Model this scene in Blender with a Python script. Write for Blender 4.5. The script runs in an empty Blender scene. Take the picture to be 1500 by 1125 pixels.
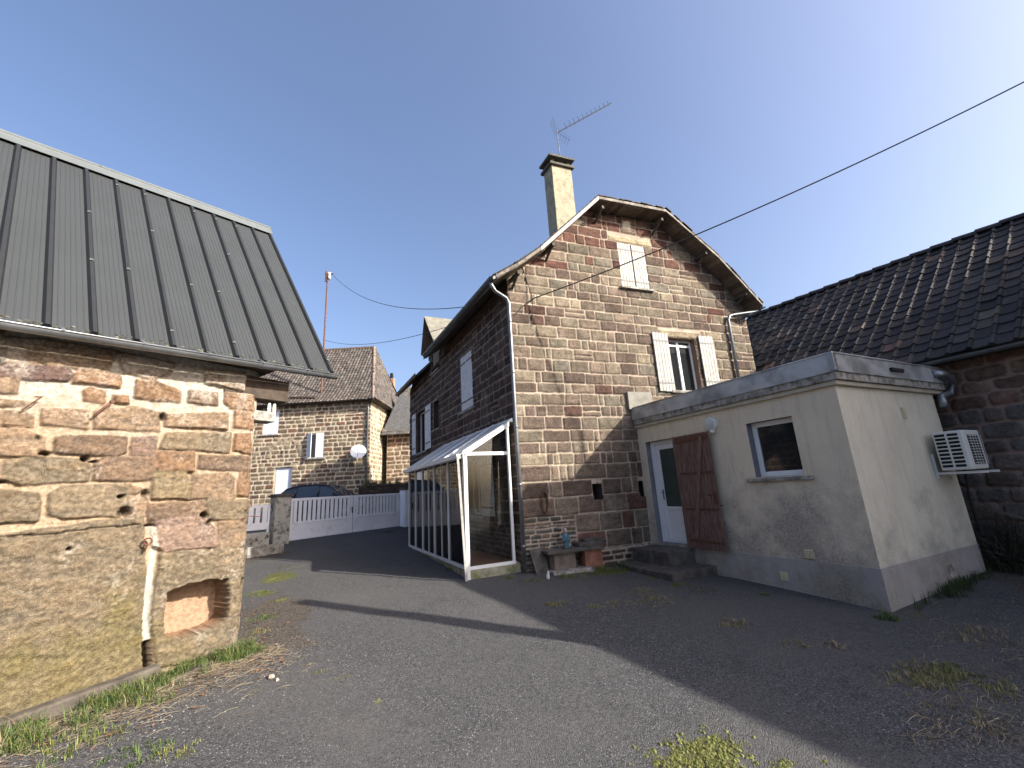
import bpy, math, random
import numpy as np
from mathutils import Vector, Matrix
R = math.radians
random.seed(11)
scene = bpy.context.scene
C = scene.collection

# ------------------------------------------------------------------ camera model (solved offline from the photograph)
YAW, PIT, ROL, FPX, EYE = 0.4640087773, 0.2439781168, -0.0586801035, 622.444, 1.6
def _rot():
    f = np.array([math.sin(YAW)*math.cos(PIT), math.cos(YAW)*math.cos(PIT), math.sin(PIT)])
    r0 = np.array([math.cos(YAW), -math.sin(YAW), 0.]); u0 = np.cross(r0, f)
    return r0*math.cos(ROL)+u0*math.sin(ROL), -r0*math.sin(ROL)+u0*math.cos(ROL), f
CR, CU, CF = _rot()
EYEP = np.array([0., 0., EYE])
def ray(p):
    v = CR*(p[0]-750)/FPX - CU*(p[1]-562.5)/FPX + CF
    return v/np.linalg.norm(v)
def hitp(p, n, off):
    r = ray(p); n = np.array(n, float)
    return EYEP + r*((off-n@EYEP)/(n@r))
def hx(p, X): return hitp(p, (1,0,0), X)
def hy(p, Y): return hitp(p, (0,1,0), Y)
def hz(p, z): return hitp(p, (0,0,1), z)
FW = np.array([0.44753661, 0.89426561, 0.]); RT = np.array([FW[1], -FW[0], 0.])

def gz(x, y):
    z = .036*(min(y, 17)-8.15)
    if x > 4.1: z += -.032*(min(x, 7.2)-4.1)
    if x > 7.2: z += .035*(min(x, 14)-7.2)
    s = FW[0]*x+FW[1]*y
    if s > 18: z += .17*(min(s, 24.5)-18)
    return z
def ground_hit(p):
    z = 0.
    for i in range(40):
        q = hz(p, z); z = .5*z+.5*gz(q[0], q[1])
    return np.array([q[0], q[1], gz(q[0], q[1])])

# ------------------------------------------------------------------ tagging and object helpers
def tag(o, label=None, cat=None, group=None, kind=None):
    if label: o['label'] = label
    if cat: o['category'] = cat
    if group: o['group'] = group
    if kind: o['kind'] = kind
    return o
def empty(name, loc, label, cat, group=None):
    o = bpy.data.objects.new(name, None); C.objects.link(o); o.location = Vector([float(a) for a in loc])
    o.empty_display_size = .2
    return tag(o, label, cat, group)
def link(name, me, parent=None):
    o = bpy.data.objects.new(name, me); C.objects.link(o)
    if parent is not None:
        o.parent = parent
        T = Vector((0,0,0)); q = parent
        while q is not None: T += q.location; q = q.parent
        o.location = -T      # meshes are written in world coordinates
    return o
class MB:
    def __init__(s): s.v=[]; s.f=[]; s.m=[]; s.c=[]
    def face(s, pts, mi=0, col=None):
        i=len(s.v); s.v += [tuple(float(a) for a in p) for p in pts]; s.f.append(tuple(range(i,i+len(pts)))); s.m.append(mi); s.c.append(col)
    def add(s, vs, fs, mi=0, col=None):
        i=len(s.v); s.v += [tuple(float(a) for a in p) for p in vs]
        for f in fs: s.f.append(tuple(i+k for k in f)); s.m.append(mi); s.c.append(col)
    def hexa(s, p, mi=0, col=None):      # p: 4 bottom + 4 top
        s.add(p, [(0,3,2,1),(4,5,6,7),(0,1,5,4),(1,2,6,5),(2,3,7,6),(3,0,4,7)], mi, col)
    def box(s, x0,x1,y0,y1,z0,z1, F=None, mi=0, col=None):
        p=[(x0,y0,z0),(x1,y0,z0),(x1,y1,z0),(x0,y1,z0),(x0,y0,z1),(x1,y0,z1),(x1,y1,z1),(x0,y1,z1)]
        if F: p=[F(*q) for q in p]
        s.hexa(p, mi, col)
    def bar(s, a, b, w, h, up=(0,0,1), mi=0, col=None):
        a=Vector([float(t) for t in a]); b=Vector([float(t) for t in b]); d=(b-a).normalized(); u=Vector(up)
        x=d.cross(u)
        if x.length<1e-4: x=d.cross(Vector((1,0,0)))
        x.normalize(); y=x.cross(d).normalized(); x*=w/2; y*=h/2
        s.hexa([a-x-y,a+x-y,b+x-y,b-x-y,a-x+y,a+x+y,b+x+y,b-x+y], mi, col)
    def tube(s, path, r, n=8, mi=0, col=None, arc=(0,2*math.pi), cap=True, up=(0,0,1)):
        path=[Vector([float(t) for t in p]) for p in path]; rings=[]
        full = abs(arc[1]-arc[0]-2*math.pi)<1e-6
        rr = r if hasattr(r,'__len__') else [r]*len(path)
        for i,p in enumerate(path):
            d=(path[min(i+1,len(path)-1)]-path[max(i-1,0)]).normalized(); x=d.cross(Vector(up))
            if x.length<1e-3: x=d.cross(Vector((1,0,0)))
            x.normalize(); y=x.cross(d)
            k=n if full else n+1
            rings.append([p+(x*math.cos(arc[0]+(arc[1]-arc[0])*j/n)+y*math.sin(arc[0]+(arc[1]-arc[0])*j/n))*rr[i] for j in range(k)])
        k=len(rings[0]); vs=[q for g in rings for q in g]; fs=[]
        for i in range(len(rings)-1):
            for j in range(k if full else k-1):
                fs.append((i*k+j, i*k+(j+1)%k, (i+1)*k+(j+1)%k, (i+1)*k+j))
        if cap and full: fs += [tuple(range(k))[::-1], tuple((len(rings)-1)*k+j for j in range(k))]
        s.add(vs, fs, mi, col)
    def prism(s, poly, d, mi=0, col=None):
        n=len(poly); d=np.array(d,float); a=[np.array(p,float) for p in poly]; b=[p+d for p in a]
        s.add(a+b, [tuple(range(n))[::-1], tuple(range(n,2*n))]+[(i,(i+1)%n,n+(i+1)%n,n+i) for i in range(n)], mi, col)
    def each(s, name, mats, parent=None, smooth=False, bevel=0):
        """every separate piece becomes an object of its own"""
        par=list(range(len(s.v)))
        def fd(i):
            while par[i]!=i: par[i]=par[par[i]]; i=par[i]
            return i
        for f in s.f:
            for k in f[1:]: par[fd(k)]=fd(f[0])
        g={}
        for i,f in enumerate(s.f): g.setdefault(fd(f[0]),[]).append(i)
        out=[]
        for fl in g.values():
            m=MB(); mp={}
            for i in fl:
                for k in s.f[i]:
                    if k not in mp: mp[k]=len(m.v); m.v.append(s.v[k])
                m.f.append(tuple(mp[k] for k in s.f[i])); m.m.append(s.m[i]); m.c.append(s.c[i])
            out.append(m.build(name,mats,parent,smooth,bevel))
        return out
    def build(s, name, mats, parent=None, smooth=False, bevel=0):
        me=bpy.data.meshes.new(name); me.from_pydata(s.v, [], s.f)
        if not isinstance(mats,(list,tuple)): mats=[mats]
        for m in mats: me.materials.append(m)
        for p,mi in zip(me.polygons, s.m): p.material_index=mi
        if any(c is not None for c in s.c):
            a=me.color_attributes.new('Col','FLOAT_COLOR','CORNER')
            buf=[]
            for f,c in zip(s.f, s.c):
                c=c or (1,1,1); buf += [c[0],c[1],c[2],1.]*len(f)
            a.data.foreach_set('color', buf)
        if smooth:
            for p in me.polygons: p.use_smooth=True
        me.validate(); me.update()
        o=link(name, me, parent)
        if bevel:
            b=o.modifiers.new('bevel','BEVEL'); b.width=bevel; b.segments=2; b.limit_method='ANGLE'; b.angle_limit=R(40)
        return o

# ------------------------------------------------------------------ materials
def mat(name, col, rough=.8, attr=False, var=.25, vscale=6., bump=.0, bscale=60., metal=0., spec=.4, col2=None, mixscale=2., mixlo=.45, mixhi=.62, fine=0., finescale=150., stretch=None, alpha=None, detail2=None):
    m=bpy.data.materials.new(name); m.use_nodes=True; nt=m.node_tree; N=nt.nodes; L=nt.links
    b=N['Principled BSDF']; b.inputs['Roughness'].default_value=rough; b.inputs['Metallic'].default_value=metal
    b.inputs['Specular IOR Level'].default_value=spec
    tc=N.new('ShaderNodeTexCoord'); vec=tc.outputs['Object']
    if stretch:
        mp=N.new('ShaderNodeMapping'); mp.inputs['Scale'].default_value=stretch; L.new(vec, mp.inputs['Vector']); vec=mp.outputs['Vector']
    def noise(sc, det=4., rg=.6):
        n=N.new('ShaderNodeTexNoise'); n.inputs['Scale'].default_value=sc; n.inputs['Detail'].default_value=det; n.inputs['Roughness'].default_value=rg
        L.new(vec, n.inputs['Vector']); return n.outputs['Fac']
    def mrange(src, a, b_, c, d):
        r=N.new('ShaderNodeMapRange'); r.inputs[1].default_value=a; r.inputs[2].default_value=b_; r.inputs[3].default_value=c; r.inputs[4].default_value=d; L.new(src, r.inputs[0]); return r.outputs[0]
    def mixc(fac, A, B, mode='MIX'):
        x=N.new('ShaderNodeMix'); x.data_type='RGBA'; x.blend_type=mode
        if isinstance(fac,(int,float)): x.inputs[0].default_value=fac
        else: L.new(fac, x.inputs[0])
        for s_,k in ((A,6),(B,7)):
            if isinstance(s_,tuple): x.inputs[k].default_value=(*s_[:3],1)
            else: L.new(s_, x.inputs[k])
        return x.outputs[2]
    if attr:
        at=N.new('ShaderNodeAttribute'); at.attribute_name='Col'; base=at.outputs['Color']
    else:
        base=tuple(col)
    if col2: base=mixc(mrange(noise(mixscale,6.), mixlo, mixhi, 0,1), base, tuple(col2))
    if detail2:
        c3,sc3,lo3,hi3=detail2; base=mixc(mrange(noise(sc3,5.,.7), lo3,hi3,0,1), base, tuple(c3))
    if var:
        k=mrange(noise(vscale,5.), .3,.7, 1-var, 1+var)
        cx=N.new('ShaderNodeCombineXYZ'); [L.new(k, cx.inputs[i]) for i in range(3)]
        base=mixc(1., base, cx.outputs[0], 'MULTIPLY')
    if fine:
        k=mrange(noise(finescale,2.,.8), .3,.7, 1-fine, 1+fine)
        cx=N.new('ShaderNodeCombineXYZ'); [L.new(k, cx.inputs[i]) for i in range(3)]
        base=mixc(1., base, cx.outputs[0], 'MULTIPLY')
    if isinstance(base,tuple): b.inputs['Base Color'].default_value=(*base[:3],1)
    else: L.new(base, b.inputs['Base Color'])
    if bump:
        bp=N.new('ShaderNodeBump'); bp.inputs['Strength'].default_value=1.; bp.inputs['Distance'].default_value=bump
        L.new(noise(bscale,5.,.65), bp.inputs['Height']); L.new(bp.outputs[0], b.inputs['Normal'])
    return m

M_STONE=mat('stone',(1,1,1),.95,attr=True,var=.25,vscale=3,bump=.022,bscale=34,fine=.5,finescale=90,spec=.12)
M_STONE2=mat('near_sandstone',(1,1,1),.95,attr=True,var=.28,vscale=24,bump=.018,bscale=95,fine=.36,finescale=210,spec=.1)
M_ASH=mat('weathered_wood',(.078,.066,.053),.85,var=.45,vscale=8,bump=.004,bscale=40,stretch=(1,1,1))
M_DARKWOOD=mat('dark_timber',(.055,.04,.03),.85,var=.4,vscale=8,bump=.006,bscale=40)
M_SOFFIT=mat('soffit_boards',(.11,.08,.055),.85,attr=True,var=.3,vscale=5,bump=.004,bscale=50)
M_WHITEPAINT=mat('white_weathered_paint',(.40,.39,.36),.7,var=.12,vscale=5,col2=(.24,.225,.20),mixscale=14,mixlo=.5,mixhi=.68,bump=.002,bscale=60)
M_WHITE=mat('white_frame',(.70,.71,.72),.35,var=.04,vscale=3,spec=.5)
M_ZINC=mat('zinc',(.24,.255,.27),.42,metal=.75,var=.25,vscale=5,bump=.002,bscale=8,col2=(.22,.23,.24),mixscale=3)
M_ZINCD=mat('dark_zinc',(.11,.115,.12),.5,metal=.4,var=.3,vscale=4)
M_PARA=mat('parapet_metal',(.36,.375,.375),.55,metal=.2,var=.22,vscale=2.5,bump=.004,bscale=5,col2=(.22,.23,.23),mixscale=2.2,fine=.1)
M_CONC=mat('weathered_concrete',(.33,.315,.28),.95,var=.3,vscale=4,bump=.008,bscale=50,col2=(.10,.095,.08),mixscale=9,mixlo=.42,mixhi=.66,fine=.2)
M_SLAB=mat('slate_slab',(.085,.077,.07),.85,var=.35,vscale=5,bump=.008,bscale=30,col2=(.055,.05,.042),mixscale=6)
M_SLATE=mat('slate',(.1,.1,.1),.75,attr=True,var=.25,vscale=5,bump=.003,bscale=50)
M_TILE=mat('roof_tile',(1,1,1),.75,attr=True,var=.3,vscale=7,bump=.004,bscale=60,fine=.2,spec=.35)
M_METALROOF=mat('ribbed_metal_roof',(.034,.038,.040),.6,metal=.0,var=.08,vscale=1.6,spec=.35,detail2=((.06,.06,.05),16,.70,.82))
M_RIB=mat('roof_rib_metal',(.017,.019,.021),.6,var=.1,spec=.3)
M_METALLT=mat('ridge_cap',(.13,.145,.145),.5,metal=.2,var=.1,vscale=3)
M_ALU=mat('white_aluminium',(.66,.67,.67),.35,var=.06,vscale=4)
M_BROWN=mat('red_brown_wood',(.125,.07,.056),.85,var=.35,vscale=6,bump=.004,bscale=30,stretch=(14,14,1),col2=(.19,.125,.10),mixscale=3)
M_IRON=mat('rusty_iron',(.10,.045,.028),.8,var=.4,vscale=20,bump=.002,bscale=80)
M_BLACK=mat('black_wire',(.012,.012,.013),.6,var=0)
M_RUSTPOLE=mat('rusted_pole',(.13,.068,.052),.8,var=.3,vscale=12)
M_DARK=mat('dark_interior',(.012,.012,.014),.9,var=0)
M_GREYW=mat('grey_painted_reveal',(.16,.17,.19),.8,var=.2,vscale=4)
M_PLASTIC=mat('cream_plastic',(.62,.62,.58),.45,var=.06,vscale=4)
M_GRILLE=mat('vent_grille',(.50,.45,.32),.6,var=.25,vscale=40)
M_CURT=mat('curtain',(.10,.115,.115),.9,var=.15,vscale=12)
M_TERRA=mat('terracotta_floor',(.42,.22,.15),.6,var=.1,vscale=6)
M_CONCWALL=mat('porch_plinth',(.30,.29,.22),.95,var=.2,vscale=6,col2=(.16,.16,.08),mixscale=5,bump=.006,bscale=40)
M_CHIM=mat('chimney_render',(.33,.30,.215),.95,var=.15,vscale=3,col2=(.17,.15,.10),mixscale=7,mixlo=.5,mixhi=.75,bump=.008,bscale=40,fine=.15)
M_CHIMCAP=mat('chimney_cap',(.09,.085,.07),.9,var=.3,vscale=6,bump=.006,bscale=40)
M_BLADE=mat('grass_blade',(1,1,1),.7,attr=True,var=.15,vscale=10)
M_PEB=mat('pebble',(1,1,1),.85,attr=True,var=.2,vscale=30)
M_BLUE=mat('blue_glaze',(.07,.17,.23),.4,var=.4,vscale=30,col2=(.03,.07,.10),mixscale=22)
M_SKIN=mat('figure_head',(.28,.24,.22),.6,var=.3,vscale=40)
M_CAR=mat('dark_blue_car_paint',(.012,.016,.028),.25,var=0,spec=.6)
M_RUBBER=mat('tyre_rubber',(.02,.02,.02),.8,var=0)
M_RED=mat('red_lamp',(.25,.01,.01),.3,var=0)
M_GATE=mat('white_gate_paint',(.78,.80,.84),.45,var=.06,vscale=3,col2=(.55,.56,.58),mixscale=4,mixlo=.55,mixhi=.8)
M_PILLAR=mat('stained_pillar_render',(.42,.41,.36),.95,var=.15,vscale=6,col2=(.09,.075,.055),mixscale=5,mixlo=.5,mixhi=.66,bump=.01,bscale=30)
M_POLEWOOD=mat('telegraph_pole_wood',(.12,.09,.06),.9,var=.3,vscale=6)

def glass_clear():
    m=bpy.data.materials.new('clear_glass'); m.use_nodes=True; nt=m.node_tree; N=nt.nodes; L=nt.links
    N.remove(N['Principled BSDF']); out=N['Material Output']
    t=N.new('ShaderNodeBsdfTransparent'); t.inputs[0].default_value=(.93,.95,.95,1)
    g=N.new('ShaderNodeBsdfGlossy'); g.inputs['Roughness'].default_value=.01
    fr=N.new('ShaderNodeFresnel'); fr.inputs[0].default_value=1.5
    mx=N.new('ShaderNodeMixShader'); L.new(fr.outputs[0], mx.inputs[0]); L.new(t.outputs[0], mx.inputs[1]); L.new(g.outputs[0], mx.inputs[2])
    df=N.new('ShaderNodeBsdfDiffuse'); df.inputs[0].default_value=(.35,.36,.36,1)
    tc=N.new('ShaderNodeTexCoord'); nn=N.new('ShaderNodeTexNoise'); L.new(tc.outputs['Object'],nn.inputs['Vector']); nn.inputs['Scale'].default_value=2.5; nn.inputs['Detail'].default_value=6
    rr_=N.new('ShaderNodeMapRange'); L.new(nn.outputs['Fac'],rr_.inputs[0]); rr_.inputs[1].default_value=.35; rr_.inputs[2].default_value=.7; rr_.inputs[3].default_value=.0; rr_.inputs[4].default_value=.012
    m2=N.new('ShaderNodeMixShader'); L.new(rr_.outputs[0],m2.inputs[0]); L.new(mx.outputs[0],m2.inputs[1]); L.new(df.outputs[0],m2.inputs[2])
    L.new(m2.outputs[0], out.inputs[0]); return m
M_CLEAR=glass_clear()
M_GLASS=mat('window_glass',(.018,.021,.022),.03,var=0,spec=.9)
M_FROST=mat('door_glass',(.045,.065,.06),.12,var=.2,vscale=2,spec=.7)
M_CARGLASS=mat('car_glass',(.02,.03,.04),.05,var=0,spec=1.)

def render_mat(name, c1, grime, zref, dark=.5):
    """stained cement render: streaky grime that was there before any light"""
    m=mat(name, c1, .95, var=.07, vscale=2.2, bump=.006, bscale=95, fine=.10, finescale=90)
    nt=m.node_tree; N=nt.nodes; L=nt.links; b=N['Principled BSDF']
    src=b.inputs['Base Color'].links[0].from_socket
    tc=N.new('ShaderNodeTexCoord')
    sp=N.new('ShaderNodeSeparateXYZ'); L.new(tc.outputs['Object'], sp.inputs[0])
    n=N.new('ShaderNodeTexNoise'); n.inputs['Scale'].default_value=1.6; n.inputs['Detail'].default_value=9; n.inputs['Roughness'].default_value=.68; L.new(tc.outputs['Object'], n.inputs['Vector'])
    ma=N.new('ShaderNodeMath'); ma.operation='MULTIPLY_ADD'; L.new(sp.outputs['Z'], ma.inputs[0]); ma.inputs[1].default_value=-.16; ma.inputs[2].default_value=.16*zref
    ad=N.new('ShaderNodeMath'); L.new(ma.outputs[0], ad.inputs[0]); L.new(n.outputs['Fac'], ad.inputs[1])
    r=N.new('ShaderNodeMapRange'); L.new(ad.outputs[0], r.inputs[0]); r.inputs[1].default_value=.40; r.inputs[2].default_value=.66; r.inputs[4].default_value=dark
    mp=N.new('ShaderNodeMapping'); mp.inputs['Scale'].default_value=(5,5,.55); L.new(tc.outputs['Object'],mp.inputs['Vector'])
    n2=N.new('ShaderNodeTexNoise'); n2.inputs['Scale'].default_value=1.5; n2.inputs['Detail'].default_value=8; n2.inputs['Roughness'].default_value=.7; L.new(mp.outputs[0],n2.inputs['Vector'])
    r2=N.new('ShaderNodeMapRange'); L.new(n2.outputs['Fac'],r2.inputs[0]); r2.inputs[1].default_value=.5; r2.inputs[2].default_value=.75; r2.inputs[4].default_value=.45
    n3=N.new('ShaderNodeTexNoise'); n3.inputs['Scale'].default_value=30; n3.inputs['Detail'].default_value=5; L.new(tc.outputs['Object'],n3.inputs['Vector'])
    r3=N.new('ShaderNodeMapRange'); L.new(n3.outputs['Fac'],r3.inputs[0]); r3.inputs[1].default_value=.3; r3.inputs[2].default_value=.7; r3.inputs[3].default_value=.55; r3.inputs[4].default_value=1.35
    mm=N.new('ShaderNodeMath'); mm.operation='MAXIMUM'; L.new(r.outputs[0],mm.inputs[0]); L.new(r2.outputs[0],mm.inputs[1])
    m3=N.new('ShaderNodeMath'); m3.operation='MULTIPLY'; m3.use_clamp=True; L.new(mm.outputs[0],m3.inputs[0]); L.new(r3.outputs[0],m3.inputs[1])
    x=N.new('ShaderNodeMix'); x.data_type='RGBA'; L.new(m3.outputs[0], x.inputs[0]); L.new(src, x.inputs[6]); x.inputs[7].default_value=(*grime,1)
    L.new(x.outputs[2], b.inputs['Base Color']); return m
M_RENDER=render_mat('cream_render',(.62,.54,.41),(.27,.235,.205),1.1,.85)
M_RENDER2=render_mat('pale_render',(.60,.56,.45),(.28,.27,.235),.5,.8)
M_PLINTH=render_mat('grey_plinth',(.33,.31,.29),(.17,.15,.105),-.1,.85)

def ground_mat():
    m=bpy.data.materials.new('asphalt'); m.use_nodes=True; nt=m.node_tree; N=nt.nodes; L=nt.links; b=N['Principled BSDF']; b.inputs['Roughness'].default_value=.93; b.inputs['Specular IOR Level'].default_value=.2
    tc=N.new('ShaderNodeTexCoord'); V=tc.outputs['Object']
    def noise(s,d=4,r=.6):
        n=N.new('ShaderNodeTexNoise'); n.inputs['Scale'].default_value=s; n.inputs['Detail'].default_value=d; n.inputs['Roughness'].default_value=r; L.new(V,n.inputs['Vector']); return n.outputs['Fac']
    def mr(s,a,b_,c=0,d=1):
        r=N.new('ShaderNodeMapRange'); r.inputs[1].default_value=a; r.inputs[2].default_value=b_; r.inputs[3].default_value=c; r.inputs[4].default_value=d; L.new(s,r.inputs[0]); return r.outputs[0]
    def mix(f,A,B):
        x=N.new('ShaderNodeMix'); x.data_type='RGBA'; L.new(f,x.inputs[0])
        for s_,k in ((A,6),(B,7)):
            if isinstance(s_,tuple): x.inputs[k].default_value=(*s_,1)
            else: L.new(s_,x.inputs[k])
        return x.outputs[2]
    def math_(op,a,b_):
        x=N.new('ShaderNodeMath'); x.operation=op
        for s_,k in ((a,0),(b_,1)):
            if isinstance(s_,(int,float)): x.inputs[k].default_value=s_
            else: L.new(s_,x.inputs[k])
        return x.outputs[0]
    vo=N.new('ShaderNodeTexVoronoi'); vo.inputs['Scale'].default_value=105; L.new(V,vo.inputs['Vector'])
    sep=N.new('ShaderNodeSeparateColor'); L.new(vo.outputs['Color'],sep.inputs[0])
    chips=mr(sep.outputs[0],.0,1.,0,1)
    base=mix(chips,(.024,.025,.028),(.118,.118,.119))
    light=mr(sep.outputs[1],.965,.97)
    base=mix(light,base,(.26,.25,.24))
    base=mix(mr(noise(.7,5),.4,.65),base,mix(chips,(.034,.035,.037),(.126,.124,.123)))
    base=mix(mr(noise(2.6,6,.7),.56,.74,0,.55),base,(.030,.031,.033))
    base=mix(mr(noise(.35,3,.5),.45,.62,0,.35),base,(.105,.103,.100))
    at=N.new('ShaderNodeAttribute'); at.attribute_name='Col'; sc=N.new('ShaderNodeSeparateColor'); L.new(at.outputs['Color'],sc.inputs[0])
    # red channel: loose soil and gravel; green: moss film
    soiln=math_('ADD',sc.outputs[0],math_('MULTIPLY',math_('SUBTRACT',noise(3.2,7,.7),.5),1.1))
    soil=mix(mr(noise(26,5,.75),.35,.65),(.028,.025,.021),(.095,.083,.068))
    soil=mix(mr(sep.outputs[2],.82,.84),soil,(.18,.155,.14))
    base=mix(mr(soiln,.42,.58),base,soil)
    mossn=math_('ADD',sc.outputs[1],math_('MULTIPLY',math_('SUBTRACT',noise(7,7,.75),.5),1.3))
    moss=mix(mr(noise(40,4,.7),.3,.7),(.032,.042,.012),(.14,.145,.035))
    base=mix(mr(mossn,.5,.66,0,.85),base,moss)
    L.new(base,b.inputs['Base Color'])
    bp=N.new('ShaderNodeBump'); bp.inputs['Distance'].default_value=.010; bp.inputs['Strength'].default_value=1
    hgt=math_('ADD',math_('MULTIPLY',vo.outputs['Distance'],-1.),math_('MULTIPLY',noise(12,5),.6))
    L.new(hgt,bp.inputs['Height']); L.new(bp.outputs[0],b.inputs['Normal']); return m
M_GROUND=ground_mat()

# ------------------------------------------------------------------ numpy noise and masonry height fields
def vnoise(a, b, seed=0):
    ai=np.floor(a).astype(np.int64); bi=np.floor(b).astype(np.int64); fa=a-ai; fb=b-bi
    fa=fa*fa*(3-2*fa); fb=fb*fb*(3-2*fb)
    def h(i,j):
        x=(i*374761393+j*668265263+seed*974634777)&0x7fffffff
        x=((x^(x>>13))*1274126177)&0x7fffffff
        return ((x^(x>>16))&0xffff)/65535.
    return (h(ai,bi)*(1-fa)+h(ai+1,bi)*fa)*(1-fb)+(h(ai,bi+1)*(1-fa)+h(ai+1,bi+1)*fa)*fb
def fbm(a, b, seed=0, oct=4):
    s=0.; w=.5
    for k in range(oct):
        s=s+w*(vnoise(a*2**k, b*2**k, seed+k*17)-.5); w*=.5
    return s
def grid_mesh(name, P, keep, cols, mats, parent=None, mi=None, smooth=True, extra=None):
    """P (nb,na,3) world points; keep (nb-1,na-1) bool"""
    nb,na=P.shape[:2]
    idx=np.arange(nb*na).reshape(nb,na)
    q=np.stack([idx[:-1,:-1],idx[:-1,1:],idx[1:,1:],idx[1:,:-1]],-1)[keep]
    used,inv=np.unique(q, return_inverse=True); q=inv.reshape(-1,4)
    V=P.reshape(-1,3)[used]; K=cols.reshape(-1,3)[used]
    nq=len(q); loops=q.reshape(-1); starts=np.arange(nq)*4
    if extra is not None:   # (verts, quads, col)
        ev,eq,ec=extra; eq=np.array(eq)+len(V); V=np.vstack([V,np.array(ev,float)]); K=np.vstack([K,np.tile(ec,(len(ev),1))])
        loops=np.concatenate([loops,eq.reshape(-1)]); starts=np.arange(nq+len(eq))*4
    me=bpy.data.meshes.new(name); me.vertices.add(len(V)); me.vertices.foreach_set('co', V.astype(np.float32).reshape(-1))
    me.loops.add(len(loops)); me.loops.foreach_set('vertex_index', loops.astype(np.int32))
    me.polygons.add(len(starts)); me.polygons.foreach_set('loop_start', starts.astype(np.int32))
    me.update(calc_edges=True)
    for m in (mats if isinstance(mats,(list,tuple)) else [mats]): me.materials.append(m)
    sm=np.zeros(len(starts),bool); sm[:nq]=smooth; me.polygons.foreach_set('use_smooth', sm)
    a=me.color_attributes.new('Col','FLOAT_COLOR','POINT'); a.data.foreach_set('color', np.hstack([K,np.ones((len(K),1))]).astype(np.float32).reshape(-1))
    me.validate()
    return link(name, me, parent)
def box_extra(boxes):
    V=[];Q=[]
    for p in boxes:
        i=len(V); V+=[tuple(map(float,t)) for t in p]
        Q+=[[i+k for k in f] for f in ((0,3,2,1),(4,5,6,7),(0,1,5,4),(1,2,6,5),(2,3,7,6),(3,0,4,7))]
    return V,Q

def courses(a0,a1,b0,b1,hf,wf,rnd,gap=.022,pal=None,holes=()):
    """list of stones (a0,a1,b0,b1,colour,offset)"""
    out=[]; b=b0
    while b<b1-.03:
        h=hf(b,rnd)
        if b+h>b1-.05: h=b1-b
        segs=[(a0,a1)]
        for (p,q,r,s) in holes:
            if min(b+h,s)-max(b,r)>.3*h:
                n=[]
                for (x,y) in segs:
                    if q<=x or p>=y: n.append((x,y)); continue
                    if p-x>.06: n.append((x,p))
                    if y-q>.06: n.append((q,y))
                segs=n
        for (x,y) in segs:
            c=x
            while c<y-.02:
                w=wf(b,rnd)
                if y-(c+w)<.14: w=y-c
                dz=rnd.uniform(-.008,.008)
                if w>.28 and h>.16 and rnd.random()<.025:   # a split stone
                    m=h*rnd.uniform(.4,.6)
                    out.append((c+gap/2,c+w-gap/2,b+gap/2,b+m-gap/2,pal(c,b,rnd),rnd.random()))
                    out.append((c+gap/2,c+w-gap/2,b+m+gap/2,b+h-gap/2,pal(c,b,rnd),rnd.random()))
                else:
                    out.append((c+gap/2,c+w-gap/2,b+gap/2+dz,b+h-gap/2+dz,pal(c,b,rnd),rnd.random()))
                c+=w
        b+=h
    return out
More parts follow.
